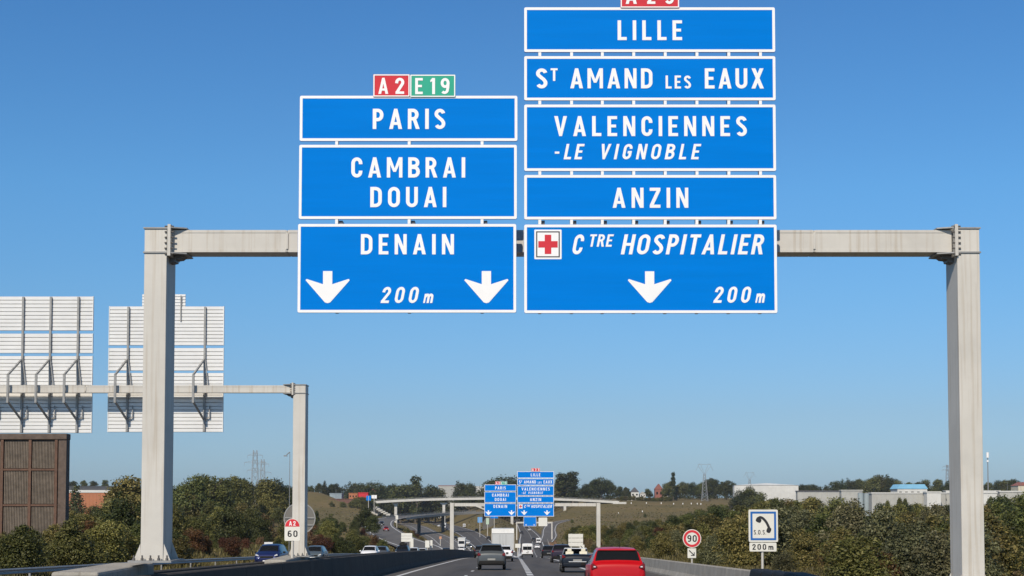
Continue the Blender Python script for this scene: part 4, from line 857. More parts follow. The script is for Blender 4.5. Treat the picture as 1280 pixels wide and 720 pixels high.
# ------------------------------------------------------------------ overpass and lower bridge
def deck(name, label, P, wd, fas, soff, m_f, m_s, cat='bridge', up=.9, rails=True):
    """P: rows x,y,z along the top of the deck; built as fascias, road slab and girders"""
    root = tag(empty(name, tuple(P[len(P) // 2])), label, cat); n = len(P)
    def off(i, o, z):
        a = P[max(i - 1, 0)]; b = P[min(i + 1, n - 1)]; dx, dy = b[0] - a[0], b[1] - a[1]; l = math.hypot(dx, dy)
        return (P[i][0] + dy / l * o, P[i][1] - dx / l * o, P[i][2] + z)
    def sweep(prof, nm, m, flip=False):
        k = len(prof); q = MB(); q.add([off(i, p[0], p[1]) for i in range(n) for p in prof], [(i * k + j, i * k + (j + 1) % k, (i + 1) * k + (j + 1) % k, (i + 1) * k + j) for i in range(n - 1) for j in range(k)] + [tuple(range(k)), tuple((n - 1) * k + j for j in range(k))[::-1]])
        return child(q, nm, m, root)
    h = wd / 2
    sweep([(-h, -.35), (h, -.35), (h, -.62), (-h, -.62)], 'deck_slab', CONC, 0)
    for s in (-1, 1): sweep([(s * h, 0), (s * (h + .25), 0), (s * (h + .25), -fas), (s * h, -fas)], 'fascia', m_f)
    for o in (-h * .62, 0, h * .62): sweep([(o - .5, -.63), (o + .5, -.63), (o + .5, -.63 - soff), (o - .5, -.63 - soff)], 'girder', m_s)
    if rails:
        for s in (-1, 1): sweep([(s * h + s * .1, up - .06), (s * h + s * .2, up - .06), (s * h + s * .2, up), (s * h + s * .1, up)], 'handrail', STEEL_D)
        for s in (-1, 1): sweep([(s * h + s * .12, up * .55), (s * h + s * .17, up * .55), (s * h + s * .17, up * .55 + .05), (s * h + s * .12, up * .55 + .05)], 'guard_rail', STEEL_D)
        q = MB()
        for i in range(n):
            for s in (-1, 1):
                p = off(i, s * (h + .14), 0); q.box((p[0], p[1], p[2] + up / 2 - .02), (.09, .09, up - .04))
        tag(child(q, 'rail_post', STEEL_D, root), kind='stuff')
    return root
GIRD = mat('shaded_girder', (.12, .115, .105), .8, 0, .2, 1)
op = [(462, 626.8), (480, 625.6), (500, 624.5), (530, 623.2), (560, 622.4), (600, 621.8), (640, 621.8), (690, 622.6), (720, 623.6), (745, 624.9), (760, 625.8), (773, 626.6)]
OPY = 1100.0
opP = []
for i in range(len(op) - 1):
    for k in range(3):
        t = k / 3; p = at(op[i][0] + (op[i + 1][0] - op[i][0]) * t, op[i][1] + (op[i + 1][1] - op[i][1]) * t, OPY); opP.append(tuple(p))
opP.append(tuple(at(*op[-1], OPY)))
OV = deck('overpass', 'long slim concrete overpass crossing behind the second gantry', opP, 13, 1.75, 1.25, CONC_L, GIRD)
for px in (495, 555, 706, 640):
    p = at(px, 627, OPY); zg = H(p.x, OPY) - 1
    q = MB(); w_ = 1.0
    q.prism([(-1.0, zg), (1.0, zg), (1.0, p.z - 2.6), (2.9, p.z - 1.3), (2.9, p.z - .9), (-2.9, p.z - .9), (-2.9, p.z - 1.3), (-1.0, p.z - 2.6)], 'y', OPY - 3, OPY + 3)
    q.v = [(v[0] + p.x, v[1], v[2]) for v in q.v]; child(q, 'pier', CONC_L, OV)
for px0, px1, s in ((462, 478, 1), (773, 759, -1)):
    a = at(px0, 628, OPY - 8); b = at(px1, 640 if s > 0 else 633, OPY - 8)
    q = MB(); q.prism([(a.x - s * 6, a.z + .3), (a.x + s * 1.5, a.z + .3), (b.x, b.z), (b.x - s * 3, b.z - 2), (a.x - s * 6, b.z - 2)], 'y', OPY - 8.5, OPY + 8.5); child(q, 'abutment', CONC_L, OV)
# stepped slope paving below the left abutment
q = MB()
for i in range(8):
    a = at(463 + i * 3.2, 630 + i * 1.7, OPY - 10); q.box((a.x, a.y, a.z - .8), (3.2, 5, 1.5))
tag(child(q, 'slope_paving', CONC_L, OV), kind='stuff')
lb = loop_d[br_i * 4 - 2:]
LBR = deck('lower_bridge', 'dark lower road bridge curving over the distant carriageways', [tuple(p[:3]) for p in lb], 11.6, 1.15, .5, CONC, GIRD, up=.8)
q = MB(); n = len(lb)
def off2(P, i, o):
    a = P[max(i - 1, 0)]; b = P[min(i + 1, len(P) - 1)]; dx, dy = b[0] - a[0], b[1] - a[1]; l = math.hypot(dx, dy); return P[i][0] + dy / l * o, P[i][1] - dx / l * o
q.add([(*off2(lb, i, -5.5), lb[i][2] - .28) for i in range(n)] + [(*off2(lb, i, 5.5), lb[i][2] - .28) for i in range(n)], [(i, n + i, n + i + 1, i + 1) for i in range(n - 1)]); child(q, 'road_surface', ASPH2, LBR)
for t in (.35, .62):
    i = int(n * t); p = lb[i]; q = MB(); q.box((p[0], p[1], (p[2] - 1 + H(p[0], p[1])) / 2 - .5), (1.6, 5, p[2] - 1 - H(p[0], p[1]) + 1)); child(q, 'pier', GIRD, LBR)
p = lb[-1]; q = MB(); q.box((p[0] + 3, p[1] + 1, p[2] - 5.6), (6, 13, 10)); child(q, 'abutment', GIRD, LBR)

# ------------------------------------------------------------------ left gantry seen from behind
YL = 51.0
zl0, zl1 = gz(491.5, YL + .1), gz(481, YL + .1)
GL_ = gantry('portal gantry over the oncoming carriageway, seen from behind with ribbed sign backs', -24.5, gx(381.5, YL, 560), YL, zl0, zl1, H(-24.5, YL), gz(696, YL), pw=.44, pd=.7, bd=.32, joints=(gx(106, YL, 486),))
def sign_back(px0, px1, rows, struts, label, small=None):
    y = YL + .86; x0, x1 = gx(px0, y, 460), gx(px1, y, 460)
    root = tag(empty('ribbed_sign_back', ((x0 + x1) / 2, y, gz(rows[-1][1], y))), label, 'sign back')
    for r0, r1 in rows:
        za, zb = gz(r1, y), gz(r0, y); n = max(3, round((zb - za) / .135)); h = (zb - za) / n
        q = MB(); q.span(x0, x1, y, y + .02, za, zb); child(q, 'sign_plate', BLUE, root)
        for i in range(n):
            zz = za + i * h
            q = MB(); q.prism([(y - .05, zz + .004), (y - .001, zz + .001), (y - .001, zz + h - .001), (y - .05, zz + h - .016), (y - .058, zz + h - .022), (y - .058, zz + .010)], 'x', x0, x1)
            child(q, 'rib', ALU, root)
        q = MB()
        for xx in (x0, x1): q.span(xx - .012, xx + .012, y - .07, y + .02, za, zb)
        child(q, 'edge_trim', ALU, root)
    zt, zb_ = gz(rows[0][0], y), gz(rows[-1][1], y)
    for px in struts:
        x = gx(px, y, 460); ys = y - .10
        q = MB(); q.span(x - .035, x + .035, ys - .045, ys + .04, zb_ + .01, zt - .03); child(q, 'upright', STEEL_D, root)
        q = MB(); zc0, zc1 = zl0 - .30, zl1 + .35; xo = x - .22; yf = YL - .06
        q.bar((x, ys, zl1 + 1.0), (xo, yf, zc1), .06); q.bar((xo, yf, zc1), (xo, yf, zc0 - .05), .075); q.bar((xo, yf, zc0), (x, ys, zc0 - .62), .06); child(q, 'clamp_arm', STEEL_D, root)
        q = MB(); q.bar((x + .02, ys - .03, zl1 + 1.0), (x + .14, ys - .03, zl1 + .03), .03); q.bar((x + .14, ys - .03, zl1 + .03), (x + .03, ys - .03, zl1 + .05), .03)
        child(q, 'stay', STEEL_D, root); q = MB(); q.bar((x + .20, ys - .03, zc0 - .1), (x + .20, ys - .03, zc0 - .55), .035); q.bar((x + .20, ys - .03, zc0 - .5), (x, ys - .03, zc0 - .62), .035); child(q, 'stay', STEEL_D, root)
    if small:
        a0, a1, t0, t1 = small; xa, xb = gx(a0, y, 376), gx(a1, y, 376); za, zb2 = gz(t1, y), gz(t0, y)
        q = MB(); q.span(xa, xb, y - .02, y + .02, za, zb2); pl = child(q, 'top_plate', ALU, root)
        for i in range(4):
            zz = za + (zb2 - za) * (i + .5) / 4; q = MB(); q.span(xa, xb, y - .04, y - .021, zz - .02, zz + .01); child(q, 'rib', ALU, root)
        for xx in (xb - .15, xa + .15):
            q = MB(); q.span(xx - .02, xx + .02, y - .10, y - .07, za - .55, zb2 - .05); child(q, 'upright', STEEL_D, root)
    return root
sign_back(-95, 115.8, [(370.6, 413.4), (417.0, 441.6), (445.0, 541.3)], (-74, -40, -5.5, 29, 63.5, 98), 'wide ribbed silver sign back cut off by the left edge of the picture')
sign_back(136.3, 279.5, [(383, 431.8), (435.0, 463.4), (466.2, 540.2)], (160.6, 256.5), 'narrower ribbed silver sign back with a small plate on top, partly behind the big post', (178, 232, 368, 383))

# ------------------------------------------------------------------ brown corrugated tower at far left
TW = mat('brown_corrugated_sheet', (.16, .13, .10), .75, .1, .35, 2.5, .2, 30, streak=(.12, .095, .07))
TR = mat('rust_red_frame', (.125, .068, .044), .8, 0, .3, 3, .2, 30)
TE = mat('brown_edge_sheet', (.11, .08, .062), .8, 0, .3, 3)
YW = 92.0; tx0 = at(-70, 600, YW).x; tx1 = at(72, 600, YW).x; tz1 = at(0, 542, YW).z; tz0 = H(-30, YW) - .5; dp = .75
tw = tag(empty('corrugated_tower', ((tx0 + tx1) / 2, YW + 1, tz0)), 'tall brown corrugated sheet structure with a rust-red frame at the left edge', 'tower')
q = MB(); q.span(tx0, tx1 + .02, YW + .16, YW + dp, tz0, tz1 - .02); child(q, 'core', TE, tw)
q = MB(); q.span(tx1 + .021, tx1 + .52, YW + .03, YW + dp, tz0, tz1 - .02); child(q, 'edge_panel', TE, tw)
q = MB(); q.span(tx0, tx1 + .56, YW - .06, YW + dp + .03, tz1 - .38, tz1 + .0); bevel(child(q, 'top_cap', TE, tw), .04)
cols = [tx0] + [at(p, 600, YW).x for p in (-32, 2, 37)] + [tx1 - .12]
rowz = [tz1 - .42, at(0, 587, YW).z, at(0, 631.5, YW).z, at(0, 680, YW).z]
for i in range(len(cols) - 1):
    for j in range(len(rowz) - 1):
        xa, xb, zb, za = cols[i] + .12, cols[i + 1] - .12, rowz[j] - .09, rowz[j + 1] + .09
        n = 15; q = MB(); V = []; st_ = (xb - xa) / n
        for k in range(n):
            for dx, dy in ((0, .05), (.3, .05), (.4, 0), (.9, 0)): V.append((xa + (k + dx) * st_, YW + .06 + dy))
        V.append((xb, YW + .11)); m_ = len(V)
        q.add([(v[0], v[1], za) for v in V] + [(v[0], v[1], zb) for v in V], [(k, k + 1, m_ + k + 1, m_ + k) for k in range(m_ - 1)]); child(q, 'corrugated_panel', TW, tw)
for c in cols:
    q = MB(); q.span(c - .085, c + .085, YW - .02, YW + .16, tz0, tz1 - .39); child(q, 'column', TR, tw)
for z in rowz[1:]:
    q = MB(); q.span(tx0, tx1 - .01, YW + .01, YW + .15, z - .06, z + .06); child(q, 'crossbeam', TR, tw)

# ------------------------------------------------------------------ buildings on the horizon
def m_col(n, c, v=.12): return mat(n, c, .75, 0, v, .15, streak=tuple(x * .7 for x in c))
def shed(px0, px1, y0, y1, Y, depth, wall, label, roof=None, ribs=8, gable=0, name='warehouse', cat='building', doors=0, win=0, band=None):
    a = at(px0, y1, Y); b = at(px1, y0, Y); zg = min(H(a.x, Y), H(b.x, Y), a.z) - 1.5
    r = tag(empty(name, ((a.x + b.x) / 2, Y, zg)), label, cat); zt = b.z
    q = MB(); q.span(a.x, b.x, Y, Y + depth, zg, zt); child(q, 'wall', wall, r)
    w_ = b.x - a.x
    if gable:
        gz_ = zt + gable
        q = MB(); q.prism([(a.x - .4, zt), (b.x + .4, zt), (b.x + .4 - w_ * .12, gz_), (a.x - .4 + w_ * .12, gz_)] if depth > w_ * .3 and gable > 0 and name != 'house' else [(a.x - .3, zt), (b.x + .3, zt), ((a.x + b.x) / 2, gz_)], 'y', Y - .3, Y + depth + .3); child(q, 'roof', roof or wall, r)
    else:
        q = MB(); q.span(a.x - .25, b.x + .25, Y - .25, Y + depth + .25, zt, zt + .5); child(q, 'roof', roof or wall, r)
    q = MB()
    for i in range(1, ribs): x = a.x + w_ * i / ribs; q.span(x - .12, x + .12, Y - .12, Y - .001, zg, zt)
    if ribs > 1: tag(child(q, 'cladding_rib', wall, r), kind='stuff')
    for i in range(win):
        x = a.x + w_ * (i + .5) / win; hh = zt - max(zg, a.z)
        q = MB(); q.span(x - w_ / win * .22, x + w_ / win * .22, Y - .08, Y - .002, zt - hh * .62, zt - hh * .32); child(q, 'window', GLASS, r)
    for i in range(doors):
        x = a.x + w_ * (i + .5) / doors; q = MB(); q.span(x - 2, x + 2, Y - .15, Y - .002, zg, zt - 2.2); child(q, 'door', STEEL_D, r)
    if band:
        q = MB(); q.span(a.x - .1, b.x + .1, Y - .3, Y - .13, zt - band[1], zt + .3); child(q, 'fascia_band', band[0], r)
    return r
WBW = m_col('white_cladding', (.60, .60, .57)); GRW = m_col('grey_cladding', (.40, .40, .37)); ORW = m_col('orange_cladding', (.40, .15, .065)); DRF = m_col('slate_roof', (.10, .10, .11))
RBR = m_col('red_brick_wall', (.27, .10, .075)); LBL = m_col('pale_blue_roof', (.22, .50, .72)); RSH = m_col('red_shop_wall', (.55, .02, .03)); BRW = m_col('brown_wall', (.15, .07, .05)); TAN_W = m_col('pale_render', (.40, .38, .34)); DGW = m_col('dark_cladding', (.06, .065, .075))
shed(918, 998, 606.4, 622, 880, 6, WBW, 'long white factory left of the dark wood on the right', gable=1.2, ribs=14, roof=m_col('light_roof', (.6, .62, .64)))
shed(1052, 1078, 613.6, 632, 640, 4, GRW, 'grey factory wing left of the round silos', ribs=5)
shed(1090, 1182, 617, 640, 600, 5, GRW, 'long pale grey factory hall between silos and gantry post', ribs=16, roof=WBW, doors=0)
shed(1159, 1176, 615.8, 640, 594, 5, WBW, 'small white annex in front of the long grey hall', ribs=3)
shed(1183, 1250, 614.4, 640, 603, 4, GRW, 'grey factory hall crossing behind the right gantry post', ribs=10, band=(WBW, .8))
shed(1228, 1246, 616.6, 640, 596, 5, WBW, 'white flat block just right of the gantry post', ribs=3)
shed(1250, 1292, 615, 640, 599, 5, GRW, 'grey factory hall at the right edge of the picture', ribs=8, roof=WBW)
shed(997, 1056, 614.6, 630, 660, 4, GRW, 'low grey shed left of the factory wing', ribs=8, roof=DRF)
shed(1273, 1290, 607, 616, 800, 12, m_col('cream_wall', (.6, .55, .42)), 'small cream house at the right edge above the grey hall', ribs=1, gable=2, name='house', roof=RBR)
for i, px in enumerate((1076, 1083.5, 1090)):
    a = at(px, 626, 612); b = at(px, 616.3 + (i == 1) * .6, 612); r = tag(empty('silo', (a.x, 612, H(a.x, 612))), ('left', 'middle', 'right')[i] + ' one of three round blue-grey silos beside the long hall', 'silo', 'round silos at the factory')
    q = MB(); q.tube((a.x, 612, H(a.x, 612) - 1), (a.x, 612, b.z), 1.25, n=20); child(q, 'tank', m_col('silo_metal', (.30, .36, .38)), r); q = MB(); q.tube((a.x, 612, b.z), (a.x, 612, b.z + .35), 1.28, .3, n=20); child(q, 'lid', STEEL_D, r)
bb = shed(1122, 1159, 611, 622, 760, 14, WBW, 'white building with a bright pale blue roof behind the grey hall', ribs=1, win=5, roof=LBL, gable=2.4)
for px0, px1, y0, g_, wm, rm, lb in ((777.5, 788, 616, 5.2, TAN_W, DRF, 'house with a steep dark roof, leftmost of the skyline houses'), (788.8, 798.5, 615, 4.0, WBW, DRF, 'white-walled house with a dark slate roof'), (800, 807, 617.5, 2, WBW, GRW, 'low white house between dark and red gables'), (819, 828.5, 611.5, 4.6, RBR, RBR, 'red brick house with a high gable'), (829, 836, 615, 3, TAN_W, RBR, 'small white house with red roof beside the red gable')):
    shed(px0, px1, y0, 622, 1240, 9, wm, lb, roof=rm, ribs=1, gable=g_, name='house', win=2, cat='house')
shed(84, 148, 613.6, 624, 900, 30, ORW, 'long orange warehouse with a white roof edge, left of the big post', ribs=14, roof=WBW, band=(WBW, 1.1))
shed(70, 148, 608.5, 618, 1000, 30, DGW, 'dark flat building behind the orange warehouse', ribs=6)
shed(548, 580, 607.4, 622, 1320, 30, GRW, 'pale grey hall with chimneys above the overpass', ribs=8, roof=RBR)
shed(580, 606, 608.4, 622, 1315, 30, WBW, 'white hall above the overpass beside the pale grey hall', ribs=6)
shed(412, 427, 617.2, 624, 1150, 14, m_col('blue_grey_wall', (.26, .32, .36)), 'small blue-grey shed above the brown wall', ribs=4)
shed(404, 448, 624.2, 627, 1106, 3, BRW, 'long low brown retaining wall left of the overpass', ribs=10, name='retaining_wall', cat='wall')
shed(436, 447, 617, 624, 1160, 10, ORW, 'small orange-brown building left of the red shop', ribs=1, win=3)
shed(448, 460, 616.4, 623, 1155, 10, RSH, 'bright red shop near the left end of the overpass', ribs=1, roof=RSH)
shed(461, 472, 615.5, 622, 1200, 10, WBW, 'white gabled house right of the red shop', ribs=1, gable=3, roof=RBR, name='house', cat='house')
plain_sign('billboard', 457.8, 463.5, 619.6, 625.6, 1060, 'blue billboard at the left end of the overpass', m=BLUE); plain_sign('billboard', 464.4, 471, 618.8, 623.2, 1062, 'white billboard at the left end of the overpass', m=WHITE)
# ------------------------------------------------------------------ pylons, masts
PYL = mat('pylon_grey', (.22, .23, .24), .6, .1)
def lattice(name, px, ytop, Y, label, arms, wbase, wtop, th, n=9, cat='pylon', cup=False):
    a = at(px, ytop, Y); zg = H(a.x, Y); r = tag(empty(name, (a.x, Y, zg)), label, cat); h = a.z - zg
    def half(t): return (wbase + (wtop - wbase) * t) / 2
    q = MB(); T_ = 1.0 if not cup else .72
    for sx in (-1, 1):
        for sy in (-1, 1): q.bar((a.x + sx * half(0), Y + sy * half(0), zg), (a.x + sx * half(1), Y + sy * half(1), zg + h * T_), th * 1.3)
    child(q, 'leg_frame', PYL, r); q = MB()
    for i in range(n):
        t0, t1 = i / n, (i + 1) / n; z0, z1 = zg + h * T_ * t0, zg + h * T_ * t1
        for sy in (-1, 1):
            for s in (-1, 1): q.bar((a.x + s * half(t0), Y + sy * half(t0), z0), (a.x - s * half(t1), Y + sy * half(t1), z1), th * .8)
        for s in (-1, 1): q.bar((a.x + s * half(t0), Y - half(t0), z0), (a.x + s * half(t1), Y + half(t1), z1), th * .8)
    tag(child(q, 'bracing', PYL, r), kind='stuff')
    for t, wd in arms:
        q = MB(); z = zg + h * t
        for s in (-1, 1): q.bar((a.x, Y, z + h * .03), (a.x + s * wd, Y, z), th); q.bar((a.x, Y, z - h * .01), (a.x + s * wd, Y, z), th); q.bar((a.x + s * wd, Y, z), (a.x + s * wd, Y, z - h * .045), th * .8)
        child(q, 'cross_arm', PYL, r)
    if cup:
        q = MB(); z0 = zg + h * T_; W_ = h * .22
        for s in (-1, 1):
            q.bar((a.x + s * wtop / 2, Y, z0), (a.x + s * W_ * .75, Y, zg + h * .93), th * 1.2); q.bar((a.x, Y, z0), (a.x + s * W_ * .45, Y, zg + h * .96), th)
            q.bar((a.x + s * W_ * .75, Y, zg + h * .93), (a.x + s * W_ * 1.05, Y, zg + h * .80), th); q.bar((a.x + s * W_ * .75, Y, zg + h * .93), (a.x + s * W_ * .5, Y, zg + h), th)
        q.bar((a.x - W_ * .8, Y, zg + h * .97), (a.x + W_ * .8, Y, zg + h * .97), th * 1.2); child(q, 'head_frame', PYL, r)
    return r
lattice('pylon', 319, 562.8, 620, 'tall lattice pylon on the left, nearer of the pair', [(.93, 3.2), (.83, 4.6), (.72, 3.4)], 4.2, 1.5, .10)
lattice('pylon', 328.5, 574, 720, 'shorter lattice pylon just right of the tall left one', [(.92, 3.0), (.78, 4.2)], 4.0, 1.4, .10)
lattice('pylon', 880.5, 579, 1150, 'grey pylon with a forked head above the right tree line', [], 5, 1.4, .17, cup=True)
lattice('pylon', 937, 590, 1700, 'smaller faint forked pylon above the white factory', [], 5, 1.6, .2, cup=True)
lattice('pylon', 1184, 581, 1600, 'faint pylon just left of the right gantry post', [(.95, 5), (.85, 6)], 5, 1.6, .2)
def mast(px, ytop, Y, label, r0, head=None, name='mast'):
    a = at(px, ytop, Y); zg = H(a.x, Y); r = tag(empty(name, (a.x, Y, zg)), label, 'mast'); q = MB(); q.tube((a.x, Y, zg), (a.x, Y, a.z), r0, r0 * .6, n=8); child(q, 'pole', PYL, r)
    if head == 'white': q = MB(); q.tube((a.x, Y, a.z - 1.8), (a.x, Y, a.z + 1.5), r0 * 1.9, n=10); q.tube((a.x, Y, a.z - 4.5), (a.x, Y, a.z - 3.4), r0 * 1.6, n=10); child(q, 'antenna_drum', WHITE, r)
    if head == 'lamp':
        q = MB(); q.tube((a.x, Y, a.z), (a.x - .35, Y, a.z - .3), .05, n=6); q.box((a.x - .45, Y, a.z - .4), (.35, .2, .12)); child(q, 'lamp_head', PYL, r)
    return r
mast(1234.5, 568.5, 900, 'tall thin mast with white antennas right of the gantry post', .45, 'white')
mast(362.3, 565, 150, 'thin street lamp just left of the back-view gantry post', .045, 'lamp', 'street_lamp')
for px, yt, Y, lb in ((1276, 601, 760, 'thin lamp post at the right edge by the cream house'), (1271, 603, 800, 'thin lamp post just left of the one by the cream house'), (1259, 602, 860, 'thin lamp post over the factory hall, leftmost of three'), (420, 611, 1100, 'thin lamp post above the blue-grey shed'), (571, 610, 1280, 'thin lamp post in front of the pale grey hall'), (763, 615, 1200, 'thin lamp post above the right end of the overpass')): mast(px, yt, Y, lb, .12)
# substation left of the pylons
sb = at(295, 622, 560); zg = H(sb.x, 560); ss = tag(empty('substation', (sb.x, 560, zg)), 'grey steel frame of a substation left of the tall pylon', 'substation')
for i in range(4):
    x = sb.x - 3.4 + i * 2.2; q = MB(); q.span(x - .07, x + .07, 559.9, 560.1, zg, sb.z + 3.2); q.span(x - .07, x + .07, 564.9, 565.1, zg, sb.z + 3.2); q.span(x - .05, x + .05, 560, 565, sb.z + 3.0, sb.z + 3.2); child(q, 'portal', PYL, ss)
for z in (sb.z + 2.9, sb.z + 1.2): q = MB(); q.span(sb.x - 3.6, sb.x + 3.4, 559.92, 560.08, z, z + .14); child(q, 'busbar', PYL, ss)
# white shrub guards in a row on the hill
wm = MB(); wm.box((0, 0, .6), (.5, .5, 1.2)); proto = wm.build('planting_tube', WHITE)
TN = ['leftmost', 'second', 'third', 'fourth', 'fifth', 'sixth', 'seventh', 'eighth', 'rightmost']
for i, (px, py) in enumerate(((765, 625.5), (789, 624), (808, 624.2), (826.5, 625), (842, 625.2), (853.5, 625.6), (864, 625.6), (871.5, 627), (876, 625), (803, 641), (773, 642))):
    Y = 1095 if py < 635 else 1015; x = at(px, py, Y).x; o = proto if i == 0 else proto.copy()
    if i: COL.objects.link(o)
    o.location = (x, Y, H(x, Y) - .1); tag(o, (TN[i] + ' small white planting tube along the hilltop right of the overpass') if i < 9 else ('lower right', 'lower left')[i - 9] + ' white planting tube halfway down the grassy slope', 'planting tube', 'white planting tubes on the grassy slope')
# ------------------------------------------------------------------ vegetation
LF = {
 'olive': leaf_mat('olive_leaves', (0.0666, 0.0658, 0.0182), (0.1427, 0.1344, 0.0364), (0.2617, 0.2217, 0.0715)),
 'green': leaf_mat('green_leaves', (0.0491, 0.0595, 0.0156), (0.1012, 0.1163, 0.0312), (0.1918, 0.1960, 0.0585)),
 'dark': leaf_mat('dark_leaves', (0.0259, 0.0355, 0.0112), (0.0517, 0.0656, 0.0187), (0.0949, 0.1076, 0.0338)),
 'grey': leaf_mat('grey_green_leaves', (0.0616, 0.0656, 0.0300), (0.1288, 0.1313, 0.0600), (0.2171, 0.2100, 0.1063)),
 'rust': leaf_mat('rusty_leaves', (0.0550, 0.0260, 0.0120), (0.1050, 0.0460, 0.0200), (0.1500, 0.0850, 0.0350)),
 'dry': leaf_mat('dry_tan_stalks', (.11, .075, .035), (.19, .13, .06), (.28, .20, .10)),
}
def leaves(n, centers, radii, size, squash=.75, rng=RNG, up=.35, shell=.45):
    """n leaf quads spread through lumps; returns vertex array (4n,3)"""
    C_ = np.array(centers); Rr = np.array(radii); wts = Rr ** 2; pick = rng.choice(len(C_), n, p=wts / wts.sum())
    d = rng.normal(size=(n, 3)); d /= np.linalg.norm(d, axis=1)[:, None]
    rad = Rr[pick] * (shell + (1 - shell) * rng.random(n) ** .5) * (1 + .17 * rng.normal(size=n))
    p = C_[pick] + d * rad[:, None] * np.array([1, 1, squash])
    nrm = d + rng.normal(size=(n, 3)) * .75 + np.array([0, 0, up]); nrm /= np.linalg.norm(nrm, axis=1)[:, None]
    t = np.cross(nrm, rng.normal(size=(n, 3))); t /= np.linalg.norm(t, axis=1)[:, None]; b = np.cross(nrm, t)
    s = size * (.55 + .9 * rng.random(n)); l = s[:, None]; wv = (s * .55)[:, None]
    return np.stack([p - t * l * .5, p + b * wv * .5, p + t * l * .55, p - b * wv * .5], 1).reshape(-1, 3)
def mesh_arr(name, V, quads, mats, mi=None):
    me = bpy.data.meshes.new(name); me.vertices.add(len(V)); me.vertices.foreach_set('co', V.ravel())
    me.loops.add(quads.size); me.loops.foreach_set('vertex_index', quads.ravel()); me.polygons.add(len(quads)); me.polygons.foreach_set('loop_start', np.arange(len(quads)) * 4)
    for m in mats: me.materials.append(m)
    if mi is not None: me.polygons.foreach_set('material_index', mi)
    me.update(calc_edges=True); return me
def foliage(name, n, centers, radii, size, m, **k):
    V = leaves(n, centers, radii, size, **k); return mesh_arr(name, V, np.arange(len(V)).reshape(-1, 4), [m])
def lumps(rng, n, w, z0, z1, r0, r1, taper=.6):
    C_, Rr = [], []
    for i in range(n):
        t = (i + rng.random()) / n; z = z0 + (z1 - z0) * t; a = rng.random() * 6.283; rr = w * (1 - taper * t) * math.sqrt(rng.random()) * (.6 + .4 * math.sin(PI * min(1, t + .25)))
        C_.append((rr * math.cos(a), rr * math.sin(a), z)); Rr.append(r0 + (r1 - r0) * rng.random())
    return C_, Rr
def trunk_mesh(name, h, r, top, branches, rng):
    mb = MB(); p = Vector((0, 0, -.3)); pts = [p]; k = 4
    for i in range(1, k + 1): pts.append(Vector((rng.normal() * .02 * h, rng.normal() * .02 * h, h * top * i / k)))
    for i in range(k): mb.tube(pts[i], pts[i + 1], r * (1 - .18 * i), r * (1 - .18 * (i + 1)), n=6)
    for i in range(branches):
        t = .4 + .55 * rng.random(); b = Vector((0, 0, h * top * t)); a = rng.random() * 6.283; L = h * (.08 + .10 * rng.random())
        mb.tube(b, b + Vector((math.cos(a) * L, math.sin(a) * L, L * (.7 + .6 * rng.random()))), r * .45, r * .12, n=5)
    o = mb.build(name, BARK); me = o.data; bpy.data.objects.remove(o); return me
# unit-height prototypes (height 1), scaled per plant.  kind -> list of (crown mesh, trunk mesh)
PROT = {}
def proto_shrub(key, m, n, size, w=.62, variants=3, tall=False, seed=1):
    L = []
    for v in range(variants):
        rng = np.random.default_rng(seed * 10 + v)
        C_, Rr = lumps(rng, 9 if not tall else 10, w * .55, .16, .80, .17, .30, taper=.45)
        C_.append((0, 0, .3)); Rr.append(.34)
        for q in range(9):
            a = rng.random() * 6.283; e = rng.random(); C_.append((math.cos(a) * (.42 * (1 - e) + .08), math.sin(a) * (.42 * (1 - e) + .08), .42 + .58 * e)); Rr.append(.05 + .07 * rng.random())
        L.append((foliage('foliage', n, C_, Rr, size, m, rng=rng, squash=.85), trunk_mesh('stem', 1.0, .02, .7, 6, rng)))
    PROT[key] = L
def proto_tree(key, m, n, size, shape='round', variants=3, seed=1):
    L = []
    for v in range(variants):
        rng = np.random.default_rng(seed * 10 + v)
        if shape == 'round': C_, Rr = lumps(rng, 13, .34, .30, .86, .10, .19, taper=.35); C_.append((0, 0, .55)); Rr.append(.26)
        elif shape == 'poplar': C_, Rr = lumps(rng, 12, .05, .15, .93, .06, .10, taper=.5)
        elif shape == 'fir':
            C_ = [(rng.normal() * .02, rng.normal() * .02, .12 + .84 * i / 11) for i in range(12)]; Rr = [.24 * (1 - i / 12.5) + .02 for i in range(12)]
        else: C_, Rr = lumps(rng, 12, .24, .25, .90, .08, .16, taper=.5); C_.append((0, 0, .5)); Rr.append(.18)
        L.append((foliage('crown', n, C_, Rr, size, m, rng=rng, squash=.9), trunk_mesh('trunk', 1.0, .022, .75, 7, rng)))
    PROT[key] = L
proto_shrub('near_green', LF['green'], 16000, .040, seed=1); proto_shrub('near_olive', LF['olive'], 14000, .040, seed=2)
proto_shrub('olive', LF['olive'], 9000, .040, seed=3); proto_shrub('green', LF['green'], 9000, .040, seed=4); proto_shrub('dark', LF['dark'], 9000, .040, seed=5)
proto_shrub('grey', LF['grey'], 9000, .038, seed=6); proto_shrub('rust', LF['rust'], 7000, .042, seed=7, variants=2); proto_shrub('dry', LF['dry'], 4500, .05, seed=8, variants=2, w=.5)
proto_tree('t_green', LF['green'], 6500, .038, seed=11); proto_tree('t_dark', LF['dark'], 6500, .038, seed=12); proto_tree('t_olive', LF['olive'], 6500, .038, seed=13)
proto_tree('t_poplar', LF['dark'], 2400, .035, 'poplar', 2, seed=14); proto_tree('t_fir', LF['dark'], 2400, .045, 'fir', 2, seed=15); proto_tree('t_tall', LF['green'], 6000, .036, 'tall', seed=16)
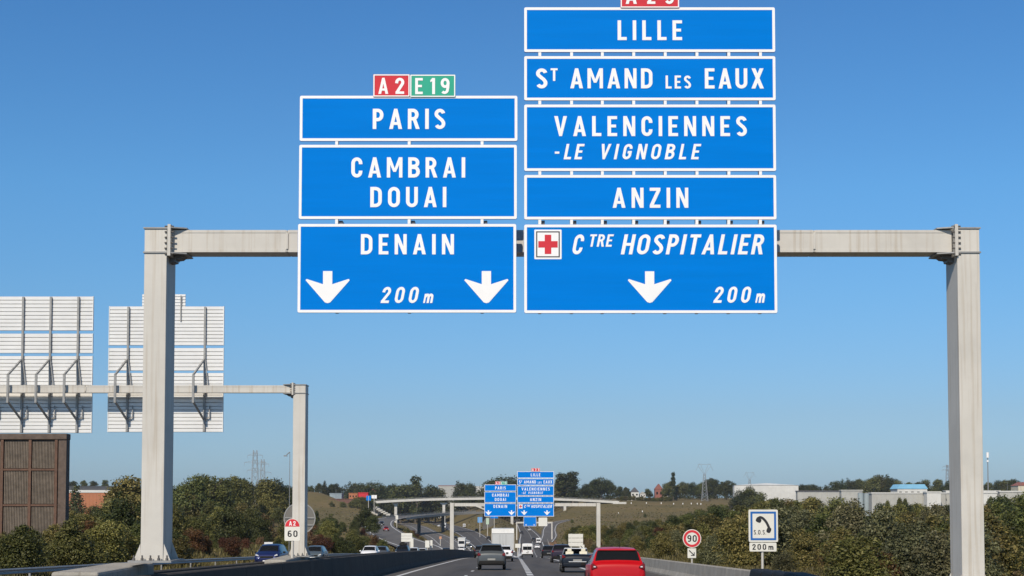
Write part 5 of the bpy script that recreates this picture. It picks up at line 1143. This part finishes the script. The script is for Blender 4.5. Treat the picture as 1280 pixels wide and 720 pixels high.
ADJ = {'near_green': 'glossy green', 'near_olive': 'olive green', 'olive': 'olive green', 'green': 'mid green', 'dark': 'dark green', 'grey': 'grey-green', 'rust': 'rust-red', 'dry': 'dry tan', 't_green': 'mid green round', 't_dark': 'dark green round', 't_olive': 'olive green round', 't_poplar': 'slim dark poplar', 't_fir': 'pointed dark conifer', 't_tall': 'tall mid green'}
def zone(px, Y):
    if Y > 1080:
        z = [(150, 'on the skyline behind the orange warehouse'), (230, 'on the skyline behind the big left post'), (360, 'on the skyline behind the left pylons'), (440, 'on the skyline left of the red shop'), (545, 'on the skyline left of the slim poplar'), (605, 'on the skyline by the white hall'), (700, 'on the skyline behind the second gantry'), (775, 'on the skyline over the overpass right end'), (840, 'among the houses on the skyline'), (918, 'on the skyline by the forked pylon'), (1000, 'on the skyline by the white factory'), (1120, 'in the skyline wood over the factories'), (1180, 'on the skyline right of the pale blue roof'), (2000, 'on the skyline right of the right post')]
    elif Y > 330:
        z = [(150, 'in front of the orange warehouse'), (230, 'beside the big left post, far back'), (340, 'below the left pylons'), (400, 'behind the back-view post'), (482, 'on the slope left of the slip road bend'), (600, 'inside the slip road bend'), (700, 'by the motorway fork'), (800, 'on the hillside right of the overpass'), (940, 'on the hillside behind the 90 sign'), (1190, 'just below the grey factory halls'), (2000, 'right of the big post below the factory')]
    else:
        z = [(85, 'in front of the brown tower'), (172, 'between brown tower and big left post'), (230, 'behind the big left post'), (345, 'between the two left posts'), (400, 'behind the 60 sign'), (485, 'above the white oncoming car'), (620, 'by the oncoming carriageway'), (740, 'left of the second gantry post on the right verge'), (845, 'on the right bank behind the red car'), (890, 'right behind the 90 sign'), (935, 'between the 90 and S.O.S. signs'), (980, 'right behind the S.O.S. sign'), (1080, 'on the bank just right of the S.O.S. sign'), (1190, 'on the bank left of the big right post'), (2000, 'on the bank right of the big right post')]
    for a, t in z:
        if px < a: return t
    return z[-1][1]
PLANTS = []
def plant(key, x, y, h, wf=1.0, z=None, rng=RNG):
    L = PROT[key]; PLANTS.append([key, x, y, H(x, y) if z is None else z, h, wf, int(rng.integers(len(L))), float(rng.random() * 6.283)])
def realise():
    W_, H_ = 640, 360; own = -np.ones((H_, W_), int); order = sorted(range(len(PLANTS)), key=lambda i: -PLANTS[i][2])
    for i in order:
        key, x, y, z, h, wf, v, a = PLANTS[i]
        cx, y1 = pix(x, y, z + h * 1.02); y0 = pix(x, y, z)[1]; hw = (.40 if not key.startswith('t_pop') else .12) * h * wf * F / y
        ya, yb = sorted((y0, y1)); u0, u1 = int(max(0, (cx - hw) / 2)), int(min(W_, (cx + hw) / 2 + 1)); v0, v1 = int(max(0, ya / 2)), int(min(H_, yb / 2 + 1))
        if u1 <= u0 or v1 <= v0: continue
        U, V = np.meshgrid(np.arange(u0, u1) * 2, np.arange(v0, v1) * 2); m = ((U - cx) / hw) ** 2 + ((V - (ya + yb) / 2) / ((yb - ya) / 2)) ** 2 < 1
        own[v0:v1, u0:u1][m] = i
    area = np.bincount(own[own >= 0], minlength=len(PLANTS)); full = {}
    keep_s = sorted([i for i in range(len(PLANTS)) if not PLANTS[i][0].startswith('t_') and area[i] > 2], key=lambda i: -area[i])
    single = set(keep_s[:292]); rest = keep_s[292:]; trees = [i for i in range(len(PLANTS)) if PLANTS[i][0].startswith('t_') and area[i] > 2]
    print('shrubs', len(keep_s), 'trees', len(trees), 'dropped', int((area <= 2).sum()))
    lab = {}
    for i in sorted(single | set(trees)):
        key, x, y, z, h, wf, v, a = PLANTS[i]; cm, tm = PROT[key][v]; tree = key.startswith('t_')
        r = empty('tree' if tree else 'shrub', (x, y, z), a); r.scale = (h * wf, h * wf, h)
        c = bpy.data.objects.new('crown' if tree else 'foliage', cm); COL.objects.link(c); c.parent = r
        t = bpy.data.objects.new('trunk' if tree else 'stem', tm); COL.objects.link(t); t.parent = r
        px = pix(x, y, z + h * .6)[0]; n = '' if key in ('t_poplar', 't_fir') else ' tree' if tree else ' shrub'
        hp = h * F / y
        sz = '' if tree else 'tall ' if h > 3.2 else 'low ' if h < 1.8 else ''
        zn = zone(px, y); lab.setdefault((sz + ADJ[key] + n, zn), []).append((px, r, tree))
    ORD = ['leftmost', 'second from left', 'third from left', 'fourth from left', 'fifth from left', 'sixth from left', 'seventh from left', 'eighth from left', 'ninth from left', 'tenth from left']
    for (d, zn), L in lab.items():
        L.sort(key=lambda t: t[0]); n = len(L)
        for k, (px, r, tree) in enumerate(L):
            if n == 1: p = ''
            elif n == 2: p = ('left', 'right')[k] + ' '
            elif n == 3: p = ('left', 'middle', 'right')[k] + ' '
            elif k == n - 1: p = 'rightmost '
            else: p = ORD[min(k, 9)] + ' '
            tag(r, p + d + ' ' + zn, 'tree' if tree else 'shrub', ('trees ' if tree else 'shrubs ') + zn)
    # the smallest ones joined into one thicket
    VV, MI, mats = [], [], [LF[k] for k in ('olive', 'green', 'dark', 'grey', 'rust', 'dry')]
    names = ['olive', 'green', 'dark', 'grey', 'rust', 'dry']; rng = np.random.default_rng(77)
    for i in rest:
        key, x, y, z, h, wf, v, a = PLANTS[i]; C_, Rr = lumps(rng, 6, .33, .2, .8, .2, .3, taper=.45); n = int(min(1500, max(250, area[i] * 40)))
        P = leaves(n, C_, Rr, .06, rng=rng, squash=.85) * np.array([h * wf, h * wf, h]) + np.array([x, y, z]); VV.append(P); MI += [names.index(key.replace('near_', ''))] * n
    if VV:
        V = np.concatenate(VV); me = mesh_arr('thicket', V, np.arange(len(V)).reshape(-1, 4), mats, np.array(MI, dtype=np.int32)); o = bpy.data.objects.new('thicket', me); COL.objects.link(o)
        tag(o, 'small distant shrubs between the larger ones on both banks', 'shrubs', kind='stuff')
def interp_line(pts): 
    P = np.array(pts, float); return lambda px: float(np.interp(px, P[:, 0], P[:, 1]))
NS = [0]
HG = {}
def scatter(n, yr, xr, line, kinds, wts, hmin, hmax, sep, seed, wf=(1.0, 1.4), near=None, zgrid=None, avoid=None):
    """plants between two depths; no plant rises above the sight line measured in the photograph"""
    rng = np.random.default_rng(seed); X = []; tries = 0; wts = np.array(wts) / sum(wts)
    while len(X) < n and tries < n * 40:
        tries += 1; y = math.exp(math.log(yr[0]) + (math.log(yr[1]) - math.log(yr[0])) * rng.random()); a, b = xr(y); x = a + (b - a) * rng.random()
        if avoid and avoid(x, y): continue
        if any((x - p[0]) ** 2 + (y - p[1]) ** 2 < (sep(y) if callable(sep) else sep) ** 2 for p in X): continue
        px = pix(x, y, 0)[0]
        if px < -60 or px > 1340: continue
        z = H(x, y); top = at(px, line(px), y).z; hm = top - z
        if hm < hmin: continue
        h = min(hm, hmin + (hmax - hmin) * rng.random() ** .7) * (.80 + .20 * rng.random())
        X.append((x, y)); key = kinds[int(rng.choice(len(kinds), p=wts))]
        plant(key, x, y, h, wf[0] + (wf[1] - wf[0]) * rng.random(), z, rng); NS[0] += 1
    return X
RD = [np.array(P) for P in RK]
def near_road(x, y, m):
    for P in RD:
        i = int(np.argmin(np.hypot(P[:, 0] - x, P[:, 1] - y))); 
        for j in (i - 1, i):
            if 0 <= j < len(P) - 1:
                a, b = P[j], P[j + 1]; dx, dy = b[0] - a[0], b[1] - a[1]; t = min(1, max(0, ((x - a[0]) * dx + (y - a[1]) * dy) / (dx * dx + dy * dy + 1e-9)))
                if math.hypot(x - a[0] - t * dx, y - a[1] - t * dy) < a[3] + m: return True
    return False
# right bank: front rows, then the thicket behind
RL = interp_line([(690, 658), (720, 653), (750, 657), (790, 655), (830, 648), (858, 640), (880, 633), (910, 629), (945, 632), (975, 626), (1000, 624), (1018, 620), (1040, 626), (1060, 623), (1085, 631), (1108, 629), (1118, 620), (1128, 630), (1150, 625), (1168, 630), (1190, 628), (1222, 626), (1236, 619), (1248, 625), (1262, 615), (1290, 621)])
scatter(110, (44, 290), lambda y: (10.6, 18 + y * .05), RL, ['olive', 'green', 'grey', 'dark', 'dry', 'rust'], [5, 3, 3, 1.5, 2.2, .5], .9, 2.9, 1.5, 21, avoid=lambda x, y: near_road(x, y, 2.2))
scatter(150, (60, 330), lambda y: (16, 26 + y * .36), RL, ['olive', 'green', 'grey', 'dark'], [5, 4, 3, 3], 1.4, 5.5, 2.0, 22, wf=(.9, 1.3), avoid=lambda x, y: near_road(x, y, 3))
scatter(70, (300, 620), lambda y: (18 + (y - 300) * .05, 30 + y * .36), RL, ['t_green', 't_olive', 't_tall', 'dark', 'olive'], [4, 3, 3, 3, 3], 2.0, 9, 4.5, 23, wf=(.9, 1.3), avoid=lambda x, y: near_road(x, y, 4))
# left verge: near bushes, thicket, rusty hedge
LL = interp_line([(-80, 668), (0, 668), (30, 663), (75, 664), (90, 640), (110, 632), (128, 622), (145, 600), (160, 590), (176, 590), (215, 606), (240, 610), (300, 622), (345, 615), (380, 634), (405, 640), (440, 655), (480, 664), (492, 688), (600, 700)])
NL = interp_line([(-80, 668), (0, 664), (60, 663), (85, 660), (120, 650), (150, 655), (176, 664), (210, 668), (240, 668), (300, 672), (330, 668), (400, 668), (480, 668), (495, 682), (700, 700)])
for i, (x, y, h, k) in enumerate(((-23.6, 62, 2.5, 'near_olive'), (-23.2, 68, 2.6, 'near_green'), (-25.9, 66, 2.7, 'near_olive'), (-23.0, 76, 3.0, 'near_green'), (-26.4, 78, 3.1, 'near_green'), (-29, 74, 3.0, 'near_olive'), (-23.6, 84, 3.4, 'near_olive'), (-31.5, 82, 3.1, 'near_green'), (-27.2, 86, 3.4, 'near_olive'), (-24.2, 93, 3.3, 'near_green'))):
    z = H(x, y); px = pix(x, y, z)[0]; plant(k, x, y, max(1.6, min(h, at(px, NL(px) - 4, y).z - z)), 1.25, z)
scatter(75, (88, 300), lambda y: (-38 - y * .10, -22.6), NL, ['olive', 'green', 'dark', 'rust', 'dry'], [4, 3, 2, 3.4, 1.6], 1.2, 4.2, 1.8, 31, avoid=lambda x, y: near_road(x, y, 2.4))
scatter(110, (110, 420), lambda y: (-28 - y * .34, -30), LL, ['olive', 'green', 'dark', 'grey', 'rust', 'dry'], [4, 5, 4, 1, 1.0, .8], 1.8, 6.5, 2.6, 32, wf=(.9, 1.3), avoid=lambda x, y: near_road(x, y, 3))
scatter(60, (330, 800), lambda y: (-30 - y * .34, -40 - y * .04), LL, ['t_green', 't_olive', 't_tall', 't_dark', 'olive'], [5, 3, 4, 2, 3], 3, 15, 6, 33, wf=(.9, 1.25), avoid=lambda x, y: near_road(x, y, 5))
# taller trees measured one by one (px, top, depth, kind, width factor)
for px, yt, Y, k, wf in ((150, 603, 330, 't_olive', 1.3), (163, 589, 300, 't_olive', 1.3), (120, 632, 260, 't_dark', 1.0), (95, 602, 620, 't_fir', 1.1), (226, 601, 430, 't_green', 1.1), (238, 592, 420, 't_green', 1.0), (252, 590, 440, 't_green', 1.1), (266, 592, 430, 't_green', 1.1), (279, 596, 450, 't_tall', 1.1), (292, 594, 470, 't_tall', 1.0), (306, 595, 500, 't_tall', 1.0), (333, 594, 520, 't_olive', 1.1), (343, 597, 540, 't_dark', 1.1), (354, 605, 560, 't_dark', 1.2), (366, 611, 600, 't_dark', 1.1),
                          (415, 646, 330, 't_dark', 1.2), (402, 652, 300, 't_green', 1.1), (455, 634, 420, 't_dark', 1.15), (465, 643, 400, 't_dark', 1.1), (442, 648, 380, 't_dark', 1.0)):
    x = at(px, yt, Y).x; z = H(x, Y); plant(k, x, Y, at(px, yt, Y).z - z, wf, z)
# skyline trees
for px, yt, k, wf in ((90, 601, 't_dark', 1.2), (105, 600, 't_tall', 1.2), (118, 601, 't_dark', 1.2), (131, 600, 't_tall', 1.2), (143, 602, 't_dark', 1.2), (388, 608, 't_green', 1.2), (398, 604, 't_dark', 1.2), (406, 601, 't_fir', 1.2), (414, 605, 't_dark', 1.2), (421, 604, 't_dark', 1), (431, 607, 't_dark', 1.1), (438, 602.5, 't_fir', 1.3), (446, 603, 't_dark', 1), (453, 604, 't_dark', 1.1), (462, 603, 't_dark', 1.1), (471, 603, 't_dark', 1.1),
                      (485, 606, 't_green', 1.1), (492, 604, 't_dark', 1.2), (502, 605, 't_green', 1.1), (511, 606, 't_dark', 1.2), (520, 595.5, 't_poplar', 1.2), (528, 606, 't_green', 1.1), (536, 605, 't_dark', 1.2), (545, 610, 't_green', 1.3), (554, 614, 't_green', 1.1), (573, 601, 't_fir', 1.2), (581, 603, 't_dark', 1.2), (587, 604, 't_dark', 1.1), (616, 599, 't_dark', 1.4), (627, 596, 't_dark', 1.5), (638, 596, 't_dark', 1.4), (652, 600, 't_dark', 1.3),
                      (703, 592, 't_poplar', 2.0), (712, 590, 't_fir', 1.3), (716, 590, 't_poplar', 1.7), (699, 600, 't_olive', 1.2), (708, 602, 't_olive', 1.2), (720, 604, 't_green', 1.1), (732, 605, 't_dark', 1.2), (741, 599, 't_dark', 1.3), (751, 597, 't_dark', 1.5), (761, 600, 't_dark', 1.3), (773, 608, 't_dark', 1.2), (783, 609, 't_dark', 1.0), (811, 611, 't_green', 1.3), (841.5, 589, 't_poplar', .85), (836, 600, 't_green', 1.1), (846, 604, 't_green', 1.1), (856, 602, 't_green', 1.2), (866, 603, 't_dark', 1.1), (875, 602, 't_green', 1.2), (886, 597, 't_dark', 1.1), (895, 599, 't_dark', 1.3), (907, 600, 't_dark', 1.3), (916, 604, 't_dark', 1.1),
                      (924, 613, 't_dark', 1.1), (936, 608, 't_dark', 1.0), (944, 612, 't_green', 1.1)):
    Y = 1180 + 120 * RNG.random() if k != 't_poplar' else 1170; Y = 850 if 920 < px < 950 else Y
    x = at(px, yt, Y).x; z = H(x, Y); plant(k, x, Y, at(px, yt - .6, Y).z - z, wf * 1.05, z)
for px in range(1004, 1300, 7):
    yt = float(np.interp(px, [1000, 1040, 1052, 1066, 1080, 1095, 1105, 1118, 1128, 1150, 1160, 1190, 1240, 1260, 1300], [606, 604, 596, 599, 595, 593, 591, 597, 603, 600, 598, 601, 603, 597, 598])) + RNG.random() * 4 - 1
    Y = 1120 + 150 * RNG.random(); x = at(px, yt, Y).x; z = H(x, Y); k = ['t_dark', 't_dark', 't_green', 't_fir', 't_tall'][int(RNG.integers(5))]; plant(k, x, Y, at(px, yt, Y).z - z, 1.3, z)
# far-off wood behind, one mass
def far_wood():
    rng = np.random.default_rng(5); Cs = []; Rs = []
    for i in range(760):
        px = rng.random() * 1500 - 110; Y = 1330 + 330 * rng.random(); yt = 604.5 + 6 * rng.random()
        if 545 < px < 612: yt = 616
        if 772 < px < 838: yt = 615 + 2 * rng.random()
        if 905 < px < 1000: yt = 612
        x = (px - 640) / F * Y; z = H(x, Y); h = at(px, yt, Y).z - z
        if h < 2: continue
        for t in (.2, .45, .72): Cs.append((x + rng.normal() * 2, Y + rng.normal() * 3, z + h * t)); Rs.append(h * .27)
    for i in range(420):                       # undergrowth closing the gaps below the skyline trees
        px = rng.random() * 1500 - 110
        if 400 < px < 475 or 545 < px < 610 or 770 < px < 838 or 905 < px < 1000: continue
        Y = 1190 + 60 * rng.random(); x = (px - 640) / F * Y; z = H(x, Y); h = max(2.5, at(px, 615 + 3 * rng.random(), Y).z - z); Cs.append((x, Y, z + h * .45)); Rs.append(h * .5)
    V = leaves(110000, Cs, Rs, 1.5, rng=rng); me = mesh_arr('far_wood', V, np.arange(len(V)).reshape(-1, 4), [LF['dark']])
    o = bpy.data.objects.new('far_wood', me); COL.objects.link(o); tag(o, 'distant belt of dark woodland along the whole skyline', 'woodland', kind='stuff')
far_wood()
def blades(name, label, n, region, hgt, m, seed, w_=.05):
    rng = np.random.default_rng(seed); P = np.array([region(rng) for _ in range(n)]); z = height(P[:, 0], P[:, 1]); n = len(P)
    a = rng.random(n) * 6.283; h = hgt * (.4 + .9 * rng.random(n)); sc = 1 + P[:, 1] / 120; w2 = w_ * sc; dx, dy = np.cos(a) * w2, np.sin(a) * w2; lx, ly = rng.normal(size=n) * h * .3, rng.normal(size=n) * h * .3
    b = np.column_stack([P[:, 0], P[:, 1], z - .05])
    V = np.stack([b + np.column_stack([-dx, -dy, 0 * z]), b + np.column_stack([dx, dy, 0 * z]), b + np.column_stack([dx * .3 + lx, dy * .3 + ly, h]), b + np.column_stack([-dx * .3 + lx, -dy * .3 + ly, h])], 1).reshape(-1, 3)
    me = mesh_arr(name, V, np.arange(len(V)).reshape(-1, 4), [m]); o = bpy.data.objects.new(name, me); COL.objects.link(o); tag(o, label, 'grass', kind='stuff')
GR = leaf_mat('verge_grass', (.06, .055, .02), (.115, .10, .035), (.19, .155, .06))
def reg_r(rng): y = 36 * (300 / 36) ** rng.random(); return (8.9 + (rng.random() ** 1.6) * (4 + y * .10), y)
def reg_l(rng): y = 50 * (330 / 50) ** rng.random(); return (-21.9 - (rng.random() ** 1.6) * (5 + y * .14), y)
blades('verge_grass', 'rough yellow-green grass and weeds on the right verge', 60000, reg_r, .38, GR, 41, .03)
blades('verge_grass', 'rough dry grass and weeds on the left verge', 40000, reg_l, .34, GR, 42, .03)
def reg_h(rng):
    while True:
        y = 330 * (1090 / 330) ** rng.random(); x = (rng.random() * 900 - 300) / F * y * 1.0
        if not near_road(x, y, 1.5): return (x, y)
blades('hillside_grass', 'tufted dry grass on the slopes around the interchange', 14000, reg_h, .45, GR, 43, .07)
# reddish scrub on the island in the slip road bend
scatter(30, (420, 900), lambda y: (-45, -12), interp_line([(400, 640), (505, 650), (525, 646), (545, 652), (560, 660), (600, 668)]), ['rust', 'olive', 'dry', 'green'], [3, 4, 2, 2], .8, 3.0, 3.0, 51, avoid=lambda x, y: near_road(x, y, 2.5))
scatter(24, (640, 1060), lambda y: (26, 40 + y * .22), interp_line([(600, 655), (700, 648), (800, 640), (900, 634), (1000, 630)]), ['olive', 'green', 'dry'], [4, 3, 2], .8, 3.0, 6.0, 52, avoid=lambda x, y: near_road(x, y, 4))
for px in list(range(772, 840, 5)):
    Y = 1150; x = at(px, 618, Y).x; plant('green' if px % 2 else 'olive', x, Y, 3.0 + 1.2 * RNG.random(), 1.6)
for i, (x, y, h, k) in enumerate(((-23, 100, 2.0, 'olive'), (-25, 97, 2.4, 'green'), (-24.5, 104, 2.2, 'dark'), (-28, 100, 2.8, 'olive'), (-30, 106, 3, 'green'), (-27, 110, 2.6, 'rust'), (-33, 112, 3.2, 'olive'), (-25.5, 116, 2.0, 'rust'), (-24, 124, 1.8, 'rust'), (-29, 120, 2.4, 'olive'))): plant(k, x, y, h, 1.4)
rr = np.random.default_rng(91)
for i in range(26):
    px = 385 + 100 * (i + rr.random()) / 26; Y = 165 + 75 * rr.random(); x = at(px, 680, Y).x
    if near_road(x, Y, 1.5): continue
    z = H(x, Y); top = at(px, 668 + 8 * rr.random() + (6 if px > 470 else 0), Y).z; plant(['rust', 'rust', 'olive', 'dark', 'green'][int(rr.integers(5))], x, Y, min(4.5, max(1.4, top - z)), 1.5, z)
for px, yt in ((446, 621), (451, 620.5), (456, 621), (461, 622), (440, 626), (428, 627), (415, 627)):
    x = at(px, yt, 1070).x; z = H(x, 1070); plant('green', x, 1070, max(1.5, at(px, yt, 1070).z - z), 1.5, z)
RT = interp_line([(700, 657), (740, 653), (760, 656), (790, 651), (830, 646), (858, 640), (880, 632), (905, 628), (935, 630), (955, 624), (975, 619), (992, 621), (1010, 617), (1028, 622), (1045, 618), (1062, 625), (1085, 633), (1100, 629), (1125, 627), (1145, 627), (1165, 629), (1190, 628), (1222, 627), (1240, 621), (1262, 616), (1290, 620)])
for i, px in enumerate(np.arange(712, 1292, 8.5)):
    Y = 250 + 190 * rr.random(); yt = RT(px) + 3.5 * rr.random() - 1; x = at(px, yt, Y).x
    if near_road(x, Y, 2.5): continue
    z = H(x, Y); h = at(px, yt, Y).z - z
    if h > .8: plant(['t_green', 't_olive', 't_tall', 't_olive', 't_dark'][int(rr.integers(5))], x, Y, h, 1.15 + .3 * rr.random(), z)
for px, yt in ((1124, 619.5), (1131, 620.5), (1109, 623), (1204 + 34, 618)):
    x = at(px, yt, 420).x; z = H(x, 420); plant('t_tall', x, 420, at(px, yt, 420).z - z, .55, z)
realise()

# ------------------------------------------------------------------ thin autumn haze
hz = MB(); hz.span(-2600, 2600, -60, 2400, -20, 62); ho = hz.build('haze', []); ho.data.materials.clear()
hm = bpy.data.materials.new('haze'); hm.use_nodes = True; ht = hm.node_tree; ht.nodes.clear()
hv = ht.nodes.new('ShaderNodeVolumePrincipled'); hv.inputs['Color'].default_value = (.80, .88, 1, 1); hv.inputs['Density'].default_value = 0.00005
hq = ht.nodes.new('ShaderNodeOutputMaterial'); ht.links.new(hv.outputs[0], hq.inputs['Volume']); ho.data.materials.append(hm); tag(ho, 'thin pale haze over the far landscape', kind='stuff')
